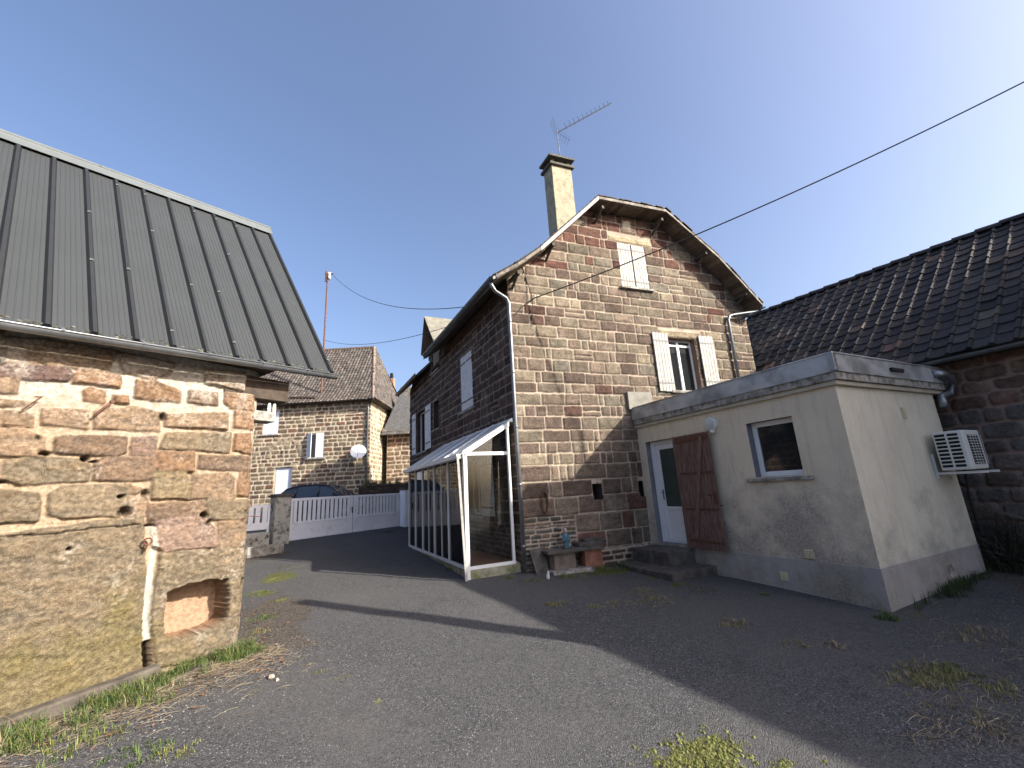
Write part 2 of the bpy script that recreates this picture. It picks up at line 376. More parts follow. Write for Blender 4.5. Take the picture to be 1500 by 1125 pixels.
def masonry(name, F, A0, A1, B0, B1, res, stones, mortar, parent=None, holes=(), keepf=None, relief=.018, warp=.02, wscale=9., rad=.03, seed=1, rough=.006, extra=None, label=None, edge=.02, matl=None):
    a=np.arange(A0, A1+res, res); a=a*(A1-A0)/(a[-1]-A0)+A0*(1-(A1-A0)/(a[-1]-A0)); b=np.arange(B0, B1+res, res); b=B0+(b-B0)*(B1-B0)/(b[-1]-B0)
    a[0]=A0; a[-1]=A1; b[0]=B0; b[-1]=B1
    for (p,q,r,s) in holes:
        for t in (p,q):
            if A0<t<A1: a[np.argmin(abs(a-t))]=t
        for t in (r,s):
            if B0<t<B1: b[np.argmin(abs(b-t))]=t
    Am,Bm=np.meshgrid(a,b)
    wa=Am+fbm(Am*wscale,Bm*wscale,seed,3)*warp*2; wb=Bm+fbm(Am*wscale,Bm*wscale,seed+50,3)*warp*2
    Hh=fbm(Am*25,Bm*25,seed+9,3)*rough*1.2-.004
    col=np.tile(np.array(mortar,float),(len(b),len(a),1))*(1+.35*fbm(Am*4,Bm*4,seed+3,4))[...,None]
    nf=fbm(Am*40,Bm*40,seed+7,3); nz=fbm(Am*14,Bm*14,seed+5,4); nz2=fbm(Am*5,Bm*22,seed+6,4)
    for (p,q,r,s,c,k) in stones:
        i0=np.searchsorted(a,p-.05); i1=np.searchsorted(a,q+.05); j0=np.searchsorted(b,r-.05); j1=np.searchsorted(b,s+.05)
        if i1<=i0 or j1<=j0: continue
        W=(slice(j0,j1),slice(i0,i1)); x=wa[W]; y=wb[W]
        rd=min(rad,(q-p)*.3,(s-r)*.35)
        qx=abs(x-(p+q)/2)-((q-p)/2-rd); qy=abs(y-(r+s)/2)-((s-r)/2-rd)
        sd=-(np.hypot(np.maximum(qx,0),np.maximum(qy,0))+np.minimum(np.maximum(qx,qy),0)-rd)
        t=np.clip(sd/edge,0,1); t=t*t*(3-2*t)
        tilt=((x-p)/(q-p)-.5)*(k-.5)*.02+((y-r)/(s-r)-.5)*((k*7.3)%1-.5)*.02
        hh=relief*(.6+.8*k)+tilt+nz[W]*rough*2.4+nz2[W]*rough
        Hh[W]=np.where(sd>0, Hh[W]*(1-t)+hh*t, Hh[W])
        cc=np.array(c)*(1+.8*nz[W]+.55*nz2[W]+.7*nf[W])[...,None]
        tt=np.clip(sd/(edge*.45),0,1)[...,None]
        col[W]=col[W]*(1-tt)+cc*tt
    col=np.clip(col,.004,.9)
    O=np.array(F(0,0,0),float); U=np.array(F(1,0,0),float)-O; Vv=np.array(F(0,1,0),float)-O; Nn=np.array(F(0,0,1),float)-O
    P=O+Am[...,None]*U+Bm[...,None]*Vv+Hh[...,None]*Nn
    ca=(a[:-1]+a[1:])/2; cb=(b[:-1]+b[1:])/2; CA,CB=np.meshgrid(ca,cb)
    keep=np.ones(CA.shape,bool)
    for (p,q,r,s) in holes: keep&=~((CA>p)&(CA<q)&(CB>r)&(CB<s))
    if keepf is not None: keep&=keepf(CA,CB)
    ex=None
    if extra:
        V,Q=box_extra(extra); ex=(V,Q,np.array(mortar)*.8)
    o=grid_mesh(name,P,keep,col,matl or M_STONE,parent,extra=ex)
    if label: o['label']=label
    return o
def reveal(mb, F, h, depth, col=None, t=.03):
    p,q,r,s=h
    mb.box(p-t,p,r-t,s+t,-depth,-.004,F,col=col); mb.box(q,q+t,r-t,s+t,-depth,-.004,F,col=col)
    mb.box(p,q,s,s+t,-depth,-.004,F,col=col); mb.box(p,q,r-t,r,-depth,-.004,F,col=col)

# palettes (linear base colours)
PK=.68
def pick(rnd, L):
    c=rnd.choice(L); k=rnd.uniform(.78,1.2)*PK; return tuple(t*k for t in c)
BR=[(.205,.158,.122),(.170,.128,.100),(.235,.185,.14),(.150,.112,.090),(.215,.175,.135)]
RD=[(.150,.078,.060),(.120,.064,.052),(.185,.105,.080),(.140,.085,.068)]
GT=[(.250,.210,.155),(.22,.188,.14),(.29,.24,.175),(.215,.19,.15)]
def pal_gable(a,b,rnd):
    if b>7.0: return pick(rnd, RD*3+BR+GT[:2]) if (b>7.6 or rnd.random()<.5) else pick(rnd, BR+GT)
    if b>5.8: return pick(rnd, BR+GT+GT+RD[:1])
    if b<1.8: return pick(rnd, BR*4+RD[2:])
    return pick(rnd, BR*5+GT*3+RD[3:])
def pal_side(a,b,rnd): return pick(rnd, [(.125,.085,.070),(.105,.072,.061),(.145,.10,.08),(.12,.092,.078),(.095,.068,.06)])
def pal_slate(a,b,rnd): return pick(rnd, [(.13,.13,.12),(.18,.16,.13),(.10,.10,.10),(.20,.15,.11)])
MORT=(.40,.33,.26)
rnd=random.Random(5)

# ================================================================== FARMHOUSE (skew frame: gable line gd, side wall along +Y)
HB=hz((768,838),0.)
GA=-.0969; GD=np.array([math.cos(GA),math.sin(GA),0.]); GN=np.array([-math.sin(GA)*-1*-1, 0,0])
GN=np.array([GD[1],-GD[0],0.])      # outward, toward the camera
def FG(u,z,c=0): return tuple(HB+GD*u+np.array([0,0,z])+GN*c)          # gable wall frame
XS=HB[0]
def FS(y,z,c=0): return (XS-c, HB[1]+y, z)                              # side wall frame, outward -X ; a runs away from corner
def H3(u,y,z): p=HB+GD*u; return (p[0],p[1]+y,z)
def gab(p, out=0.):
    q=hitp(p, -GN, float(-GN@HB)-out); return float(GD@(q-HB)), float(q[2])
house=empty('farmhouse',(HB[0]+3.7,HB[1]+5,gz(HB[0],HB[1])),'large old stone farmhouse with clipped gable, tall chimney and white shutters','house')
UW=7.47
RAKE=[(-.56,6.20),(.10,6.66),(.67,7.13),(1.47,7.92),(2.45,8.90),(4.62,8.94),(5.40,8.38),(6.24,7.76),(6.90,7.12),(7.60,6.42)]
WT=[(u,z-.10) for u,z in RAKE]       # underside of the roof
def topz(u):
    us=np.array([p[0] for p in WT]); zs=np.array([p[1] for p in WT]); return np.interp(u,us,zs)
gh=[(1.74,1.99,1.28,1.63),(2.97,3.19,1.28,1.63),           # two small vent holes
    (4.43,5.38,3.84,5.30),(3.26,4.10,6.62,7.92)]
lint=[(4.2,5.65,5.30,5.52),(2.98,4.40,7.95,8.15)]
st=courses(-.0,UW,.28,9.1,lambda b,r: (.34 if b<1.9 else .265)*r.uniform(.85,1.15),
           lambda b,r: r.choice([.16,.26,.42,.5,.56,.62])*(1.2 if b<1.9 else 1.)*r.uniform(.85,1.15), rnd, .017, pal_gable, gh+lint+[(-.1,1.25,-.5,1.02)])
st+=courses(0,1.25,-.1,1.02,lambda b,r: r.uniform(.05,.11),lambda b,r:r.uniform(.14,.4),rnd,.018,pal_slate)
st+=courses(1.25,UW,-.4,.28,lambda b,r:r.uniform(.1,.17),lambda b,r:r.uniform(.15,.4),rnd,.03,lambda a,b,r:pick(r,[(.09,.07,.055),(.13,.10,.075)]))
st+=[(4.2,5.65,5.31,5.50,(.26,.215,.15),.9),(2.98,4.40,7.96,8.13,(.36,.29,.19),.9),(3.5,3.78,8.42,8.66,(.42,.38,.30),.3)]
core=[]
def cx(u0,u1,y0,y1,z0,z1): return [H3(u0,y0,z0),H3(u1,y0,z0),H3(u1,y1,z0),H3(u0,y1,z0),H3(u0,y0,z1),H3(u1,y0,z1),H3(u1,y1,z1),H3(u0,y1,z1)]
core.append(cx(.33,UW-.02,.33,10.1,-.5,6.2))
core.append(cx(.02,.34,9.9,10.1,-.5,6.1))
masonry('wall',FG,0,UW,-.45,9.0,.02,st,MORT,house,[gh[0],gh[1],gh[2],gh[3]],lambda a,b:b<topz(a),relief=.024,warp=.015,seed=3,extra=core,label='sunlit gable wall of brown and dark red stones in pale mortar')
# gable core prism above eaves
mb=MB(); pts=[H3(u,.34,z-.05) for u,z in [(0.02,6.1)]+[(u,z) for u,z in WT[1:-1]]+[(UW-.02,6.1)]]
mb.prism(pts,(0,9.7,0)); 
for h in gh: reveal(mb,FG,h,.33)
mb.build('wall_core',M_STONE,house) if False else None
mbr=MB()
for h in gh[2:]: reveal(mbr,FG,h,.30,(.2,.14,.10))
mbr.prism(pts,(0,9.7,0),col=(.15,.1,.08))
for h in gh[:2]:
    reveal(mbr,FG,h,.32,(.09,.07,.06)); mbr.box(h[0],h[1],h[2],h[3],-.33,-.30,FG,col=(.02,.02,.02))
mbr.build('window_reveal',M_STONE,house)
# side wall
def sy(p,X=None): q=hx(p,XS if X is None else X); return q[1]-HB[1], q[2]
sh=[(2.48,3.45,3.86,5.52),(5.78,6.42,3.78,4.78),(7.35,8.85,3.20,4.82),(5.62,6.60,5.88,6.75),(2.05,3.0,1.02,2.42)]
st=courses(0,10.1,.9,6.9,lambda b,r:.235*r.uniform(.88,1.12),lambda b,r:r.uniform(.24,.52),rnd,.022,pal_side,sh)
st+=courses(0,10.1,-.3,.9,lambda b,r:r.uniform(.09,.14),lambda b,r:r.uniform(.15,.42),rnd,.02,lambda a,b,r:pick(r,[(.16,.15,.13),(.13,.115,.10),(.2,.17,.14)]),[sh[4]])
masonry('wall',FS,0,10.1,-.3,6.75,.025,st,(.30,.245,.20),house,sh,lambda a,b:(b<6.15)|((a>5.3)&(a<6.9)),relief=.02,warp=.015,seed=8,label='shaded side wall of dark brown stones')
mbr=MB()
if False: pass
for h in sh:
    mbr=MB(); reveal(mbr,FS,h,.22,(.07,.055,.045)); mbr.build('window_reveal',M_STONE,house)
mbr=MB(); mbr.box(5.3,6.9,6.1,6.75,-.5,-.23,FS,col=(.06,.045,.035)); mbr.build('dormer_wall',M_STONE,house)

def win(F,h,depth,parent,name='window',mull=True,glass=None,fr=.055,mat_=None,trans=0.):
    p,q,r,s=h; mb=MB(); d0,d1=-depth,-depth+.06
    mb.box(p,p+fr,r,s,d0,d1,F); mb.box(q-fr,q,r,s,d0,d1,F); mb.box(p+fr,q-fr,r,r+fr,d0,d1,F); mb.box(p+fr,q-fr,s-fr,s,d0,d1,F)
    if mull: mb.box((p+q)/2-fr*.75,(p+q)/2+fr*.75,r+fr,s-fr,d0,d1+.01,F)
    if trans: mb.box(p+fr,q-fr,s-trans-.03,s-trans+.03,d0,d1-.003,F)
    o=mb.build(name,mat_ or M_WHITE,parent,bevel=.006)
    g=MB(); g.box(p+fr*.5,q-fr*.5,r+fr*.5,s-fr*.5,-depth+.012,-depth+.03,F); g.build('pane',glass or M_GLASS,o)
    return o
def sill(F,h,parent,over=.1,out=.07,t=.06,m=None,depth=.2):
    mb=MB(); mb.box(h[0]-over,h[1]+over,h[2]-t,h[2]-.001,-depth,out,F); return mb.build('sill',m or M_CONC,parent,bevel=.008)
def shutter(F,a0,a1,b0,b1,c,parent,label=None,planks=5,m=None,hinges=True):
    """plank shutter lying in the frame plane at offset c"""
    mb=MB(); w=(a1-a0)/planks; sg=1
    for i in range(planks): mb.box(a0+i*w+.007,a0+(i+1)*w-.007,b0+rnd.uniform(0,.006),b1,c,c+.026,F)
    mb.box(a0,a1,b0+.01,b1-.01,c+.002,c+.010,F)
    o=mb.build('shutter',m or M_WHITEPAINT,parent)
    if label: o['label']=label
    if hinges:
        hb=MB()
        for t in (.14,.86):
            z=b0+(b1-b0)*t; hb.box(a0+.02,a1-.02,z-.018,z+.018,c+.027,c+.034,F)
        hb.each('hinge',mat('grey_hinge',(.2,.2,.2),.7,var=.1) if m is None else M_IRON,o)
    return o
w=win(FG,gh[2],.22,house,trans=.16)
c_=MB(); c_.box(4.46,5.35,3.86,5.26,-.29,-.27,FG); c_.build('curtain',M_CURT,w)
sill(FG,gh[2],w,.12,.09,.07,depth=.2)
shutter(FG,3.93,4.42,3.80,5.38,.05,house,'open left shutter of weathered white planks'); shutter(FG,5.47,5.97,3.9,5.40,.05,house)
w=win(FG,gh[3],.2,house); sill(FG,gh[3],w,.1,.1,.06)
shutter(FG,3.24,3.67,6.64,7.94,-.02,house); shutter(FG,3.70,4.13,6.64,7.94,-.018,house)
M_WP_LIFTED=mat('flaking_white_lifted_for_shade',(.66,.66,.66),.65,var=.1,vscale=5,col2=(.34,.32,.29),mixscale=16,mixlo=.55,mixhi=.68)  # same paint, colour brightened for shutters on the shaded wall; flakes are real wear
w=win(FS,sh[0],.2,house); sill(FS,sh[0],w,.12,.08,.07); shutter(FS,2.50,2.955,3.9,5.5,-.03,house,'closed side shutter with flaking white paint',m=M_WP_LIFTED); shutter(FS,2.975,3.43,3.9,5.5,-.028,house,m=M_WP_LIFTED)
w=win(FS,sh[1],.18,house,mull=False,mat_=M_DARKWOOD); sill(FS,sh[1],w,.1,.07,.06)
w=win(FS,sh[2],.2,house); sill(FS,sh[2],w,.1,.08,.07)
shutter(FS,6.62,7.33,3.2,4.8,.04,house,m=M_WP_LIFTED); shutter(FS,8.87,9.45,3.2,4.85,.04,house,m=M_WP_LIFTED)
w=win(FS,sh[3],.18,house,mat_=M_DARKWOOD); sill(FS,sh[3],w,.06,.06,.06)
w=win(FS,sh[4],.16,house); sill(FS,sh[4],w,.12,.12,.07,m=M_WHITEPAINT); shutter(FS,1.22,1.98,1.03,2.42,.05,house,m=M_WP_LIFTED); 

# roof: slopes with thickness, in the skew frame; gable overhang .45 toward the camera
OV=-.46; L1=5.35; L2=10.75
RU=3.53; RZ=9.75   # ridge
def roofslab(name,polys,t=.10,m=M_SLATE,col=(.05,.05,.05),col2=(.11,.085,.06),parent=house,label=None):
    mb=MB()
    for P4 in polys:
        P4=[np.array(p,float) for p in P4]; lo=[p-np.array([0,0,t]) for p in P4]; n=len(P4)
        mb.add(P4,[tuple(range(n))],0,col); mb.add(lo,[tuple(range(n))[::-1]],1,col2)
        for i in range(n): mb.face([lo[i],lo[(i+1)%n],P4[(i+1)%n],P4[i]],0,col)
    o=mb.build(name,[m,M_SOFFIT],parent)
    if label: o['label']=label
    return o
def strip(u0,z0,u1,z1,ya,yb,ya2=None): 
    return [H3(u0,ya,z0),H3(u1,ya if ya2 is None else ya2,z1),H3(u1,yb,z1),H3(u0,yb,z0)]
HIPY=.9
pol=[]
Ls=RAKE[:5]; Rs=RAKE[5:]
for (a,b) in zip(Ls[:-1],Ls[1:]): pol.append(strip(a[0],a[1],b[0],b[1],OV,L1+.2))
pol.append([H3(2.45,OV,8.90),H3(RU,HIPY,RZ),H3(RU,L1+.2,RZ),H3(2.45,L1+.2,8.90)])
for (a,b) in zip(Rs[:-1],Rs[1:]): pol.append(strip(a[0],a[1],b[0],b[1],OV,L2))
pol.append([H3(4.62,OV,8.94),H3(4.62,L2,8.94),H3(RU,L2,RZ),H3(RU,HIPY,RZ)])
pol.append([H3(2.45,OV,8.90),H3(4.62,OV,8.94),H3(RU,HIPY,RZ)])
# far block, left slope with the eave a little lower
pol.append([H3(-.42,L1+1.55,6.02),H3(2.45,L1+.2,8.80),H3(2.45,L2,8.80),H3(-.42,L2,6.02)])
pol.append([H3(.95,L1+.2,7.35),H3(2.45,L1+.2,8.80),H3(-.42+.001,L1+1.55,6.02)])
pol.append([H3(2.45,L1+.2,8.80),H3(RU,L1+.2,RZ-.01),H3(RU,L2,RZ-.01),H3(2.45,L2,8.80)])
roof=roofslab('roof',pol,label='dark slate roof with a clipped gable end')
# ragged slate edge along the verge
mb=MB()
def verge(pts,side):
    for (a,b) in zip(pts[:-1],pts[1:]):
        n=max(1,int(math.hypot(b[0]-a[0],b[1]-a[1])/.16))
        for i in range(n):
            t0=i/n; t1=(i+1.15)/n; j=rnd.uniform(-.02,.03)
            p0=(a[0]+(b[0]-a[0])*t0,a[1]+(b[1]-a[1])*t0); p1=(a[0]+(b[0]-a[0])*t1,a[1]+(b[1]-a[1])*t1)
            mb.hexa([H3(p0[0],OV-.05+j,p0[1]-.0),H3(p1[0],OV-.05+j,p1[1]+.0),H3(p1[0],OV+.3,p1[1]+.0),H3(p0[0],OV+.3,p0[1]),
                     H3(p0[0],OV-.05+j,p0[1]+.03),H3(p1[0],OV-.05+j,p1[1]+.012),H3(p1[0],OV+.3,p1[1]+.012),H3(p0[0],OV+.3,p0[1]+.03)],0,pick(rnd,[(.05,.05,.05),(.07,.065,.06),(.04,.04,.045)]))
verge(RAKE,1); mb.build('verge_slates',M_SLATE,roof)
mb=MB()
for (a,b) in zip(RAKE[2:4],RAKE[3:5]): mb.hexa([H3(a[0],OV-.035,a[1]-.13),H3(b[0],OV-.035,b[1]-.13),H3(b[0],OV-.005,b[1]-.13),H3(a[0],OV-.005,a[1]-.13),H3(a[0],OV-.035,a[1]-.02),H3(b[0],OV-.035,b[1]-.02),H3(b[0],OV-.005,b[1]-.02),H3(a[0],OV-.005,a[1]-.02)])
bb=mb.build('barge_board',M_WHITEPAINT,roof); bb['label']='bright white painted barge board'
mb=MB()
GB=mat('grey_board',(.24,.215,.18),.8,var=.35,vscale=9,col2=(.10,.085,.065),mixscale=6)
for (a,b) in list(zip(RAKE[:2],RAKE[1:3]))+list(zip(RAKE[4:-1],RAKE[5:])):
  mb=MB(); mb.hexa([H3(a[0],OV-.035,a[1]-.105),H3(b[0],OV-.035,b[1]-.105),H3(b[0],OV-.005,b[1]-.105),H3(a[0],OV-.005,a[1]-.105),H3(a[0],OV-.035,a[1]-.03),H3(b[0],OV-.035,b[1]-.03),H3(b[0],OV-.005,b[1]-.03),H3(a[0],OV-.005,a[1]-.03)])
  mb.build('barge_board',GB,roof)
# soffit boards and outriggers
mb=MB()
for (a,b) in zip(RAKE[:-1],RAKE[1:]):
    n=max(1,int(math.hypot(b[0]-a[0],b[1]-a[1])/.13))
    for i in range(n):
        t0=(i+.04)/n; t1=(i+.96)/n; p0=[a[k]+(b[k]-a[k])*t0 for k in (0,1)]; p1=[a[k]+(b[k]-a[k])*t1 for k in (0,1)]
        mb.hexa([H3(p0[0],OV,p0[1]-.125),H3(p1[0],OV,p1[1]-.125),H3(p1[0],.0,p1[1]-.125),H3(p0[0],.0,p0[1]-.125),H3(p0[0],OV,p0[1]-.102),H3(p1[0],OV,p1[1]-.102),H3(p1[0],.0,p1[1]-.102),H3(p0[0],.0,p0[1]-.102)],0,pick(rnd,[(.15,.115,.085),(.11,.08,.06),(.19,.15,.11)]))
mb.build('soffit',M_SOFFIT,roof)
for (u,z) in [(.1,6.5),(1.05,7.38),(2.6,8.72),(4.5,8.72),(5.9,7.9),(7.15,6.78)]:
    mb=MB(); mb.bar(H3(u,0,z-.1),H3(u,OV+.03,z-.1),.07,.08); mb.bar(H3(u,-.0,z-.34),H3(u,OV+.14,z-.14),.045,.05); mb.build('bracket',M_ASH,roof)
# gutters and downpipes
gx=XS-.56
mb=MB(); mb.tube([(gx,HB[1]-.46,6.17),(gx,HB[1]+L1+.15,6.24)],.075,8,arc=(math.pi,2*math.pi),cap=False)
mb.box(gx+.07,gx+.09,HB[1]-.46,HB[1]+L1+.15,6.12,6.26)
mb.build('gutter',M_ZINCD,house,smooth=True)
mb=MB(); mb.tube([(XS-.46,HB[1]+L1+1.6,6.0),(XS-.46,HB[1]+L2,6.04)],.07,8,arc=(math.pi,2*math.pi),cap=False); mb.build('gutter',M_ZINCD,house,smooth=True)
dp=[(gx,HB[1]-.30,6.10),(gx+.02,HB[1]-.30,6.02),(gx+.12,HB[1]-.26,5.92),(XS-.12,HB[1]-.14,5.86),(XS-.05,HB[1]-.12,5.74),(XS-.05,HB[1]-.12,3.),(XS-.04,HB[1]-.12,.02)]
mb=MB(); mb.tube(dp,.042,10)
for z in (5.3,4.1,2.9,1.7,.5): mb.tube([(XS-.048,HB[1]-.12,z-.02),(XS-.048,HB[1]-.12,z+.02)],.05,10)
mb.build('downpipe',M_ZINC,house,smooth=True)['label']='left grey downpipe at the house corner'
q=np.array(H3(7.6,OV+.12,6.33))
mb=MB(); mb.tube([H3(7.66,OV-.02,6.33),H3(7.66,5.,6.37)],.07,8,arc=(math.pi,2*math.pi),cap=False); mb.build('gutter',M_ZINC,house,smooth=True)
mb=MB(); mb.tube([H3(7.64,OV+.1,6.27),H3(7.5,OV+.14,6.2),H3(6.85,-.12,6.12),H3(6.72,-.1,6.08),H3(6.66,-.09,5.95),H3(6.62,-.09,3.3)],.042,10); mb.build('downpipe',M_ZINC,house,smooth=True)
# wall dormer with its own little roof
dy0,dy1=5.05,6.35; dz=6.72; dap=7.75
dm=MB(); 
dm.prism([(XS-.01,HB[1]+dy0,6.1),(XS-.01,HB[1]+dy1,6.1),(XS-.01,HB[1]+dy1,dz),(XS-.01,HB[1]+(dy0+dy1)/2,dap-.12),(XS-.01,HB[1]+dy0,dz)],(2.2,0,0),0,(.24,.20,.16))
ym=(dy0+dy1)/2
for s in (-1,1):
    e=ym+s*.80; P4=[(XS-.5,HB[1]+ym,dap),(XS+2.4,HB[1]+ym,dap+.05),(XS+2.4,HB[1]+e,6.75),(XS-.42,HB[1]+e,6.62)]
    lo=[(a,b,c-.07) for a,b,c in P4]; f=(0,1,2,3)
    dm.add(P4,[f if s<0 else f[::-1]],1,(.20,.19,.15)); dm.add(lo,[f],2,(.16,.13,.1))
    for i in range(4): dm.face([lo[i],lo[(i+1)%4],P4[(i+1)%4],P4[i]],1,(.12,.12,.10))
dm.build('dormer',[M_STONE,M_SLATE,M_SOFFIT],house)['label']='small gabled dormer with lichen covered slates'

# chimney
cu0,cu1=2.13,2.80; cy=1.0
ch=MB(); ch.box(cu0,cu1,cy,cy+.46,8.0,10.98,lambda a,b,c:H3(a,b,c)); chim=ch.build('chimney',M_CHIM,house,bevel=.015)
mb=MB(); F_=lambda a,b,c:H3(a,b,c)
mb.box(cu0-.07,cu1+.07,cy-.07,cy+.53,10.98,11.06,F_)
for (a,b) in ((cu0+.02,cy+.02),(cu1-.12,cy+.02),(cu0+.02,cy+.34),(cu1-.12,cy+.34)): mb.box(a,a+.1,b,b+.1,11.06,11.24,F_)
mb.box(cu0+.15,cu1-.15,cy+.15,cy+.31,11.06,11.22,F_)
mb.box(cu0-.09,cu1+.09,cy-.09,cy+.55,11.24,11.31,F_)
mb.build('chimney_cap',M_CHIMCAP,chim,bevel=.008)

# antenna
top=np.array(H3(2.52,cy+.1,12.35)); ab=np.array(H3(2.52,cy+.1,11.31))
an=empty('tv_antenna',ab,'thin rake shaped television antenna on the tall chimney','antenna')
mb=MB(); mb.tube([ab,top+np.array([-.03,0,.05])],.016,6); mb.build('mast',M_ZINC,an)
tip=np.array(H3(4.32,cy-.35,13.62)); d=(tip-top)/np.linalg.norm(tip-top); side=np.cross(d,(0,0,1)); side/=np.linalg.norm(side); upv=np.cross(side,d)
mb=MB(); mb.tube([top,tip],.015,6); mb.build('boom',M_BLACK,an)
mb=MB()
for i in range(11):
    p=top+d*(.35+i*.18); l=.15-.005*i; v=side*.55+upv*.8; v/=np.linalg.norm(v); mb.tube([p-v*l*.3,p+v*l],.006,5)
mb.each('element',M_BLACK,an)
mb=MB()
for s in (-1,1):
    for k in range(5):
        a=top+d*(-.02)+upv*s*(.06+.09*k)-d*(.03*k)*-1; mb.tube([a-side*.2,a+side*.2],.004,4)
    mb.tube([top,top+upv*s*.45+d*.15],.007,4)
mb.build('reflector',M_ZINC,an)

# ================================================================== ANNEX
XA,YA=7.198,3.469; AYT=7.86; AXR=10.33
def FA(a,b,c=0): return (XA-c, a, b)             # west wall: a = world y
def FN(a,b,c=0): return (a, YA-c, b)             # south face: a = world x
annex=empty('flat_roofed_annex',(8.7,5.6,-.2),'cream rendered flat roofed annex with grey parapet beside the gable wall','building')
door=(6.62,7.60,.30,2.50); wn=(4.20,5.02,1.57,2.52)
def wallpanel(mb,F,A0,A1,B0,B1,holes,th,mi=0):
    As=sorted({A0,A1,*[h[0] for h in holes],*[h[1] for h in holes]}); Bs=sorted({B0,B1,*[h[2] for h in holes],*[h[3] for h in holes]})
    for i in range(len(As)-1):
        for j in range(len(Bs)-1):
            ca=(As[i]+As[i+1])/2; cb=(Bs[j]+Bs[j+1])/2
            if any(h[0]<ca<h[1] and h[2]<cb<h[3] for h in holes): continue
            mb.face([F(As[i],Bs[j],0),F(As[i+1],Bs[j],0),F(As[i+1],Bs[j+1],0),F(As[i],Bs[j+1],0)],mi)
    for (p,q,r,s) in holes:
        mb.face([F(p,r,0),F(p,s,0),F(p,s,-th),F(p,r,-th)],1); mb.face([F(q,r,0),F(q,s,0),F(q,s,-th),F(q,r,-th)],1)
        mb.face([F(p,s,0),F(q,s,0),F(q,s,-th),F(p,s,-th)],1); mb.face([F(p,r,0),F(q,r,0),F(q,r,-th),F(p,r,-th)],1)
mb=MB(); wallpanel(mb,FA,YA,AYT+.0,.27,2.95,[door,wn],.24); mb.build('wall',[M_RENDER,M_GREYW],annex)['label']='shaded west wall of cream render holding the door and window'
mb=MB(); wallpanel(mb,FN,XA,AXR,.27,2.95,[],.24)
mb.face([(AXR,YA,.2),(AXR,7.5,.2),(AXR,7.5,2.95),(AXR,YA,2.95)]); mb.build('wall',[M_RENDER2,M_GREYW],annex)['label']='paler south wall of the annex carrying the air conditioner'
mb=MB()
def plinth(F,a0,a1,z1,holes=()):
    mb.box(a0,a1,-.8,z1,-.2,.012,F)
mb.box(XA-.012,XA+.2,YA-.012,6.6,-.9,.27); mb.box(XA-.012,XA+.2,7.62,AYT+.05,-.9,.27)
mb.box(XA-.006,XA+.2,6.6,7.62,-.9,.245); mb.box(XA+.2,AXR+.0,YA-.012,YA+.2,-.9,.275); mb.build('plinth',M_PLINTH,annex,bevel=.006)
mb=MB(); mb.box(XA+.4,AXR-.02,YA+.26,7.4,-.5,2.9); mb.box(XA+.25,XA+.4,5.5,6.3,-.5,2.9); mb.build('interior',M_DARK,annex)
# roof slab, soffit moulding, parapet with metal facing
mb=MB(); mb.box(XA-.06,AXR+.35,YA-.06,AYT-.02,2.86,2.93); mb.build('cornice',mat('cornice_cream',(.42,.38,.30),.9,var=.15,vscale=5),annex,bevel=.01)
XP,YP=XA-.10,YA-.10
mb=MB(); mb.box(XP,11.0,YP,AYT-.04,2.93,3.06); mb.build('roof_edge',M_CONC,annex,bevel=.01)
def metalband(mb,pts0,pts1,zb,zt,n=36):
    # gently buckled sheet
    a=np.array(pts0,float); b=np.array(pts1,float); d=b-a; nn=np.array([d[1],-d[0],0]); nn/=np.linalg.norm(nn); nn=-nn if nn@(np.array([8.7,5.5,0])-a)>0 else nn
    V=[];F_=[]
    for i in range(n+1):
        for j in range(5):
            t=i/n; s=j/4; p=a+d*t+np.array([0,0,zb+(zt-zb)*s])+nn*(.02-.06*s*s*.3+.012*math.sin(t*23+s*5)*math.sin(s*3.1))
            V.append(tuple(p))
    for i in range(n):
        for j in range(4): k=i*5+j; F_.append((k,k+5,k+6,k+1))
    mb.add(V,F_)
mb=MB(); metalband(mb,(XP,YP,0),(XP,AYT-.04,0),3.05,3.34); metalband(mb,(XP,YP,0),(11.0,YP,0),3.05,3.34)
mb.box(XP-.012,XP+.1,YP-.012,AYT-.03,3.335,3.36); mb.box(XP+.1,11.0,YP-.012,YP+.1,3.335,3.36)
mb.box(XP+.06,XP+.1,YP+.06,AYT-.04,3.05,3.335); mb.box(XP+.1,11.0,YP+.06,YP+.1,3.05,3.335)
mb.box(XP+.06,11.0,YP+.1,7.4,3.0,3.08)
mb.build('parapet',M_PARA,annex,smooth=True)
mb=MB(); mb.box(XP-.028,XP+.05,YP-.028,YP+.05,3.055,3.345); mb.build('corner_highlight_strip',M_ZINC,annex,bevel=.008)  # strip added over the corner gap to stand in for the bright highlight
mb=MB(); mb.box(8.72,9.12,YP-.05,YP-.0,3.16,3.215); mb.build('overflow_slot',M_DARK,annex)
mb=MB(); mb.tube([(10.25,YP-.02,3.2),(10.45,YP-.09,3.2),(10.62,YP-.12,3.14),(10.74,YP-.10,3.02),(10.62,YP-.04,2.86),(10.42,YP+.02,2.80),(10.36,YP+.0,2.6)],.065,12); mb.build('rain_outlet',M_ZINC,annex,smooth=True)
# slab piece behind the parapet on the gable
q=MB(); q.box(2.92,3.62,3.32,3.75,-.0,.10,FG); q=q.build('concrete_patch',mat('pale_concrete',(.24,.23,.20),.95,var=.25,vscale=6,bump=.006,bscale=50),house)
